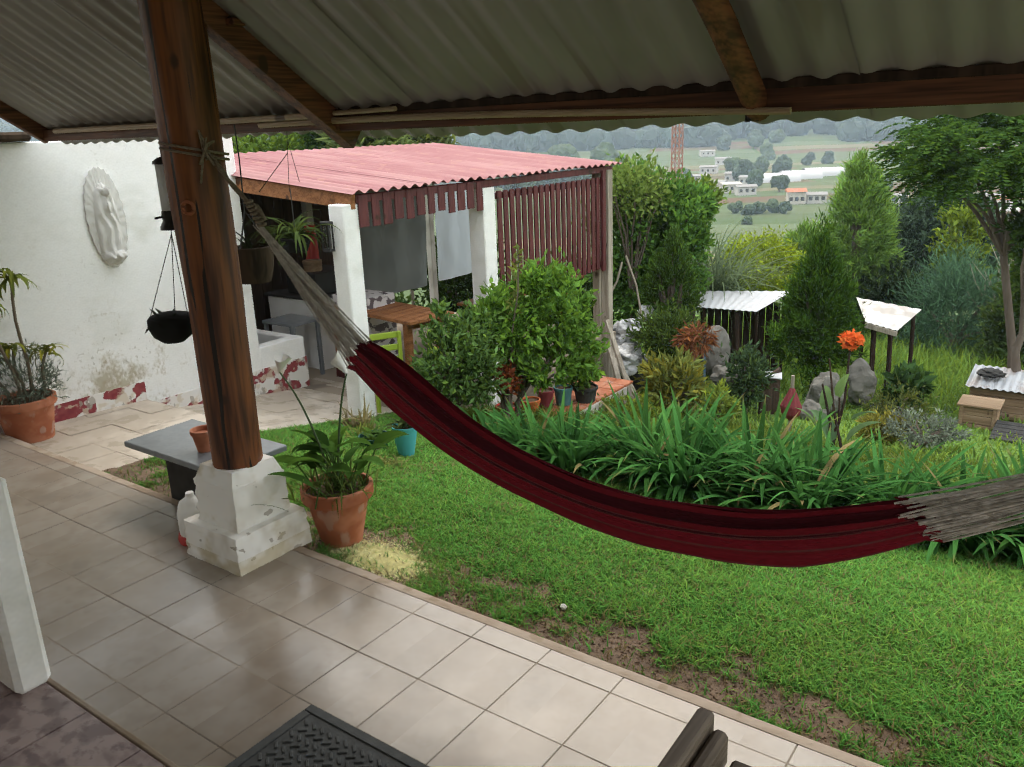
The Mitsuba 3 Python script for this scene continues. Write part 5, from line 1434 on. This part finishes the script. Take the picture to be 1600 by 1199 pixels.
for c in cen:
    az0 = math.atan2(c[1] - cc[1], c[0] - cc[0]) + rg.normal(0, 0.6)
    for j in range(5):      # compound fronds: leaflets along a drooping midrib
        az = az0 + (j - 2) * 0.55 + rg.normal(0, 0.15); L = rg.uniform(0.35, 0.6); el = rg.uniform(-0.1, 0.55)
        s_ = np.linspace(0.1, 1, 13)
        hx = L * s_ * math.cos(el); hz = L * (s_ * math.sin(el) - 0.55 * s_ ** 2)
        mid = c + np.stack([hx * math.cos(az), hx * math.sin(az), hz], -1)
        pts = np.vstack([mid, mid]); sgn = np.repeat([1, -1], 13)[:, None]
        dr_ = np.array([math.cos(az), math.sin(az), -0.35]) * 0.55 + sgn * np.array([-math.sin(az), math.cos(az), 0]) + rg.normal(0, 0.12, (26, 3))
        v, f, col = leafset(pts, dr_, 0.105, 0.034, rg, (0.045, 0.095, 0.024), 0.2, 0.22, (1.9, 1.6, 0.8))
        m.add(v, f, col)
m.put('crown', 'm_leaf', t)
tree('feathery_bush', 'dark leafy branches hanging at the right edge below the feathery crown', 1618, 360, 13.0, 22, 44, 46, 26, 0.15, 0.05, (0.045, 0.085, 0.025), 221, clump=0.2)
tree('slender_tree', 'slender dark trunked tree on the far right edge', 1640, 420, 16.0, 40, 100, 120, 26, 0.16, 0.06, (0.06, 0.105, 0.03), 222)

# growth behind the shelter
for k, (px, py, D, rp, hp, col, L, W, lab) in enumerate(((415, 250, 17, 50, 34, (0.11, 0.18, 0.04), 0.14, 0.06, 'light green bush behind the shelter roof next to the white wall'),
        (475, 240, 20, 45, 36, (0.10, 0.17, 0.04), 0.15, 0.06, 'leafy green bush behind the shelter roof'), (522, 228, 16, 26, 30, (0.045, 0.085, 0.03), 0.14, 0.06, 'dark rounded bush behind the shelter roof'),
        (575, 225, 15, 26, 26, (0.16, 0.22, 0.09), 0.34, 0.09, 'pale broad leaved bush peeking over the shelter roof'), (628, 226, 18, 26, 28, (0.07, 0.12, 0.035), 0.16, 0.07, 'mid green bush above the roof ridge'),
        (664, 232, 16, 22, 20, (0.18, 0.23, 0.10), 0.2, 0.07, 'yellowish bush above the far roof corner'),
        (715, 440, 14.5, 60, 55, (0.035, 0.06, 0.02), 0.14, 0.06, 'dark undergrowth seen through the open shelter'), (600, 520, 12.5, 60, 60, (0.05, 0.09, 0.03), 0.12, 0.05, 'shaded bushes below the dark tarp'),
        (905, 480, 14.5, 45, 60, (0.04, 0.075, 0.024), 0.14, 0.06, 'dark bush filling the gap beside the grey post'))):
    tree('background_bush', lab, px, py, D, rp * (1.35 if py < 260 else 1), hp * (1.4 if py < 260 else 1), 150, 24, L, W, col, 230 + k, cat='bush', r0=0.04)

# ------------------------------------------------------------------ valley: mast, houses, tunnels, trees
ms = thing('lattice_mast', 'rust coloured lattice mast rising behind the tangled bush', 'mast')
b = at(1057, 290, 190.0); b[2] = gz(b[0], b[1]); top = 16.0; w = 0.95
m = MB()
for sx_ in (-1, 1):
    for sy_ in (-1, 1):
        m.add(*tube([b + [sx_ * w, sy_ * w, 0], [b[0] + sx_ * w * 0.8, b[1] + sy_ * w * 0.8, top]], 0.14, 5))
for z in np.arange(b[2], top, 2.1):
    for (a, c) in (((-1, -1), (1, -1)), ((1, -1), (1, 1)), ((1, 1), (-1, 1)), ((-1, 1), (-1, -1))):
        k1 = 1 - 0.2 * (z - b[2]) / (top - b[2])
        p, q = b * [1, 1, 0] + [a[0] * w * k1, a[1] * w * k1, z], b * [1, 1, 0] + [c[0] * w * k1, c[1] * w * k1, z + 2.1]
        m.add(*tube([p, q], 0.08, 4)); m.add(*tube([p + [0, 0, 2.1], q - [0, 0, 2.1]], 0.08, 4))
m.put('lattice', 'm_rust', ms)


def house(px, py, D, w, dp, h, wall, roofc, label, rise=0.8, floors=1, roof_name='roof'):
    t = thing('valley_house', label, 'house', None)
    if h < 5: w, dp, h, rise = w * 0.72, dp * 0.72, h * 0.8, rise * 0.7
    q = at(px, py, D); z0 = gz(q[0], q[1]); a = math.degrees(math.atan2(q[0], -q[1])) + random.Random(int(px)).uniform(-25, 25)
    def place(v): return rot(v, -math.degrees(math.atan2(-q[0], q[1])) * -1 + random.Random(int(px)).uniform(-20, 20)) + [q[0], q[1], z0]
    v, f = cbox((-w / 2, -dp / 2, -1.5), (w / 2, dp / 2, h), 0.02)
    put('wall', (place(v), f), wall, t)
    v = np.array([[-w / 2 - .3, -dp / 2 - .4, h], [w / 2 + .3, -dp / 2 - .4, h], [w / 2 + .3, dp / 2 + .4, h], [-w / 2 - .3, dp / 2 + .4, h], [-w / 2 - .3, 0, h + rise], [w / 2 + .3, 0, h + rise]], float) + [0, 0, 0.01]
    put('roof', (place(v), np.array([[0, 1, 5], [0, 5, 4], [2, 3, 4], [2, 4, 5], [0, 4, 3], [1, 2, 5], [0, 3, 2], [0, 2, 1]])), roofc, t)
    for fl_ in range(floors):
        for k in np.linspace(-0.32, 0.32, 3):
            v, f = cbox((k * w - 0.4, -dp / 2 - 0.04, fl_ * 2.7 + 0.8), (k * w + 0.4, -dp / 2 + 0.02, fl_ * 2.7 + 1.7), 0.01)
            put('window', (place(v), f), 'm_black', t)


house(1243, 314, 212, 5.6, 4.5, 3.6, 'm_conc', 'm_terracotta', 'two storey pale house with a red roof alone in the fields', 1.1, 1)
hs = [(1088, 276, 300, 9, 6, 3, 'm_house', 'm_house_roof', 'pale house with a grey roof right of the mast'), (1108, 262, 350, 9, 7, 3.2, 'm_house', 'm_house_roof', 'white house highest on the left of the village'),
      (1118, 290, 262, 8, 6, 3, 'm_house', 'm_house_roof', 'grey block house low in the village'), (1140, 296, 250, 7, 6, 3, 'm_conc', 'm_conc', 'unpainted grey house beside the field edge'),
      (1150, 276, 300, 9, 7, 3.4, 'm_house', 'm_house_roof', 'white house in the middle of the village'), (1098, 300, 246, 8, 6, 3, 'm_plaster', 'm_terracotta', 'small house with a clay roof at the lower left of the village'),
      (1170, 284, 280, 7, 6, 3, 'm_house', 'm_house_roof', 'white house just left of the long tunnels'), (1130, 246, 420, 10, 8, 3.5, 'm_house', 'm_house_roof', 'far white house on the rise above the village'),
      (1165, 300, 240, 7, 5, 2.8, 'm_house', 'm_house_roof', 'small white house at the right end of the village'), (1275, 312, 214, 6, 5, 2.6, 'm_house', 'm_house_roof', 'grey shed to the right of the red roofed house'),
      (1105, 240, 460, 10, 8, 3, 'm_house', 'm_house_roof', 'distant white house under the wooded hill'), (1395, 318, 205, 7, 5, 2.6, 'm_house', 'm_house_roof', 'white house behind the dusky tree'),
      (1545, 322, 200, 7, 5, 2.8, 'm_house', 'm_house_roof', 'white house seen under the feathery crown'), (1572, 326, 195, 6, 5, 2.8, 'm_plaster', 'm_terracotta', 'pale house with clay roof at the far right')]
for hdef in hs:
    house(*hdef)
for k, (px, py, D) in enumerate(((1215, 281, 292), (1250, 277, 305), (1285, 274, 318))):
    q = at(px, py, D); z0 = gz(q[0], q[1])
    a = np.linspace(0, np.pi, 10); xx = np.linspace(-6.5, 6.5, 6)
    V = np.stack([np.tile(xx[:, None], (1, 10)), 4.0 * np.cos(a)[None] + 0 * xx[:, None], 2.8 * np.sin(a)[None] + 0 * xx[:, None]], -1).reshape(-1, 3)
    put('plastic_tunnel', (rot(V, 32) + [q[0], q[1], z0], grid_faces(6, 10)), 'm_film', smooth=True, label=['white plastic growing tunnel nearest the village', 'white plastic growing tunnel in the middle of the three', 'white plastic growing tunnel farthest to the right'][k], cat='greenhouse')

rg = np.random.default_rng(300)


def far_tree(px, py, D, r, h, seed, col, label):
    q = at(px, py, D); z0 = gz(q[0], q[1]); rg = np.random.default_rng(seed)
    t = thing('valley_tree', label, 'tree', 'trees scattered over the valley fields')
    m = MB()
    for k in range(9):
        o = unit(rg, 1)[0] * [0.62, 0.62, 0.55] * rg.uniform(0.3, 1.0)
        v, f = blob((q[0] + o[0] * r, q[1] + o[1] * r, z0 + h * 0.40 + o[2] * h * 0.62), r * rg.uniform(0.38, 0.68), rg, 2, 0.45, 2.6)
        m.add(v, f, np.tile(np.array(col) * 0.5 * rg.uniform(0.75, 1.3), (len(v), 1)) * rg.uniform(0.8, 1.2, (len(v), 1)))
    m.put('crown', 'm_vc', t)
    put('trunk', tube([[q[0], q[1], z0 - 0.3], [q[0], q[1], z0 + h * 0.5]], [r * 0.12, r * 0.07], 6), 'm_bark', t)


ft_ = [(1010, 245, 240, 3.4, 9), (1028, 262, 220, 2.6, 7), (985, 240, 260, 3.2, 8), (1072, 262, 290, 3.4, 7), (1145, 262, 330, 3.6, 10), (1160, 270, 290, 3.2, 9), (1178, 286, 262, 2.6, 7), (1190, 258, 330, 3.0, 8), (1222, 262, 320, 4.2, 9), (1218, 292, 245, 2.4, 6),
       (1150, 336, 190, 1.5, 3.4), (1168, 340, 186, 1.6, 2.6), (1185, 338, 188, 1.7, 2.8), (1205, 334, 190, 1.8, 3.0), (1226, 336, 188, 1.5, 2.4), (1168, 356, 168, 1.1, 1.8), (1345, 262, 300, 2.2, 7), (1262, 250, 400, 3, 6), (1292, 246, 410, 3, 6),
       (1200, 240, 440, 4, 9), (1130, 232, 480, 5, 10), (1180, 232, 480, 5, 11), (1210, 228, 500, 5, 10), (745, 232, 300, 5, 10), (775, 228, 330, 5, 10), (800, 236, 280, 4, 8), (825, 228, 340, 5, 11), (850, 232, 300, 4.4, 9), (880, 226, 360, 5, 12), (905, 234, 300, 4.5, 9),
       (930, 238, 280, 4.0, 8), (950, 230, 330, 5, 10), (960, 246, 250, 3.2, 7), (700, 228, 320, 5, 9), (722, 236, 260, 4, 8), (1310, 330, 190, 2, 4), (1400, 250, 400, 4, 8), (1380, 300, 240, 2.6, 5)]
for k, (px, py, D, r, h) in enumerate(ft_):
    big = 1.5 if px < 975 else 1.0
    far_tree(px, py, D, r * big, h * (1.2 if px < 975 else 1.0), 310 + k, [(0.055, 0.095, 0.04), (0.075, 0.12, 0.045), (0.05, 0.085, 0.045)][k % 3], 'dark rounded tree standing in the hazy valley')

# woods on the far hills
rg = np.random.default_rng(400)
n = 9000
az = rg.uniform(math.radians(-8), math.radians(80), n); dist = 500 + 2300 * rg.uniform(0, 1, n) ** 1.9
wx, wy = -np.sin(az) * dist, np.cos(az) * dist
kf = meshkit.fbm(np.stack([wx / 190, wy / 190, 0 * wx], -1), 3, 77)
ok = kf + np.clip((dist - 560) / 300, -0.1, 0.4) > 0.55
wx, wy = wx[ok], wy[ok]; n = len(wx)
ico = trimesh.creation.icosphere(subdivisions=1); iv, if_ = np.array(ico.vertices), np.array(ico.faces)
R = rg.uniform(3.5, 8.0, n)
dv = iv[None] * (1 + 0.35 * (rg.uniform(size=(n, len(iv), 1)) - 0.5)) * R[:, None, None] * [1, 1, 1.0]
V = (np.stack([wx, wy, ground_z(wx, wy) + R * 0.7], -1)[:, None] + dv).reshape(-1, 3)
F = (if_[None] + (np.arange(n) * len(iv))[:, None, None]).reshape(-1, 3)
col = leaf_colors(n, (0.015, 0.030, 0.019), rg, 0.25, (1.2, 1.1, 0.9))
put('hill_forest', (V, F), 'm_vc', color=np.repeat(col, len(iv), 0), label='bluish hazy woodland covering the far hills', cat='forest', kind='stuff')

# ------------------------------------------------------------------ haze
top = max(420.0, 20.0)
scene['haze_surface'] = {'type': 'null'}
scene['haze'] = {'type': 'cube', 'to_world': T().translate([-800, 1900, 190]).scale([5200, 4600, 330]), 'bsdf': {'type': 'ref', 'id': 'haze_surface'},
                 'interior': {'type': 'ref', 'id': 'valley_air'}}
labels['haze'] = {'kind': 'stuff', 'label': 'thin pale haze lying over the valley', 'category': 'haze'}
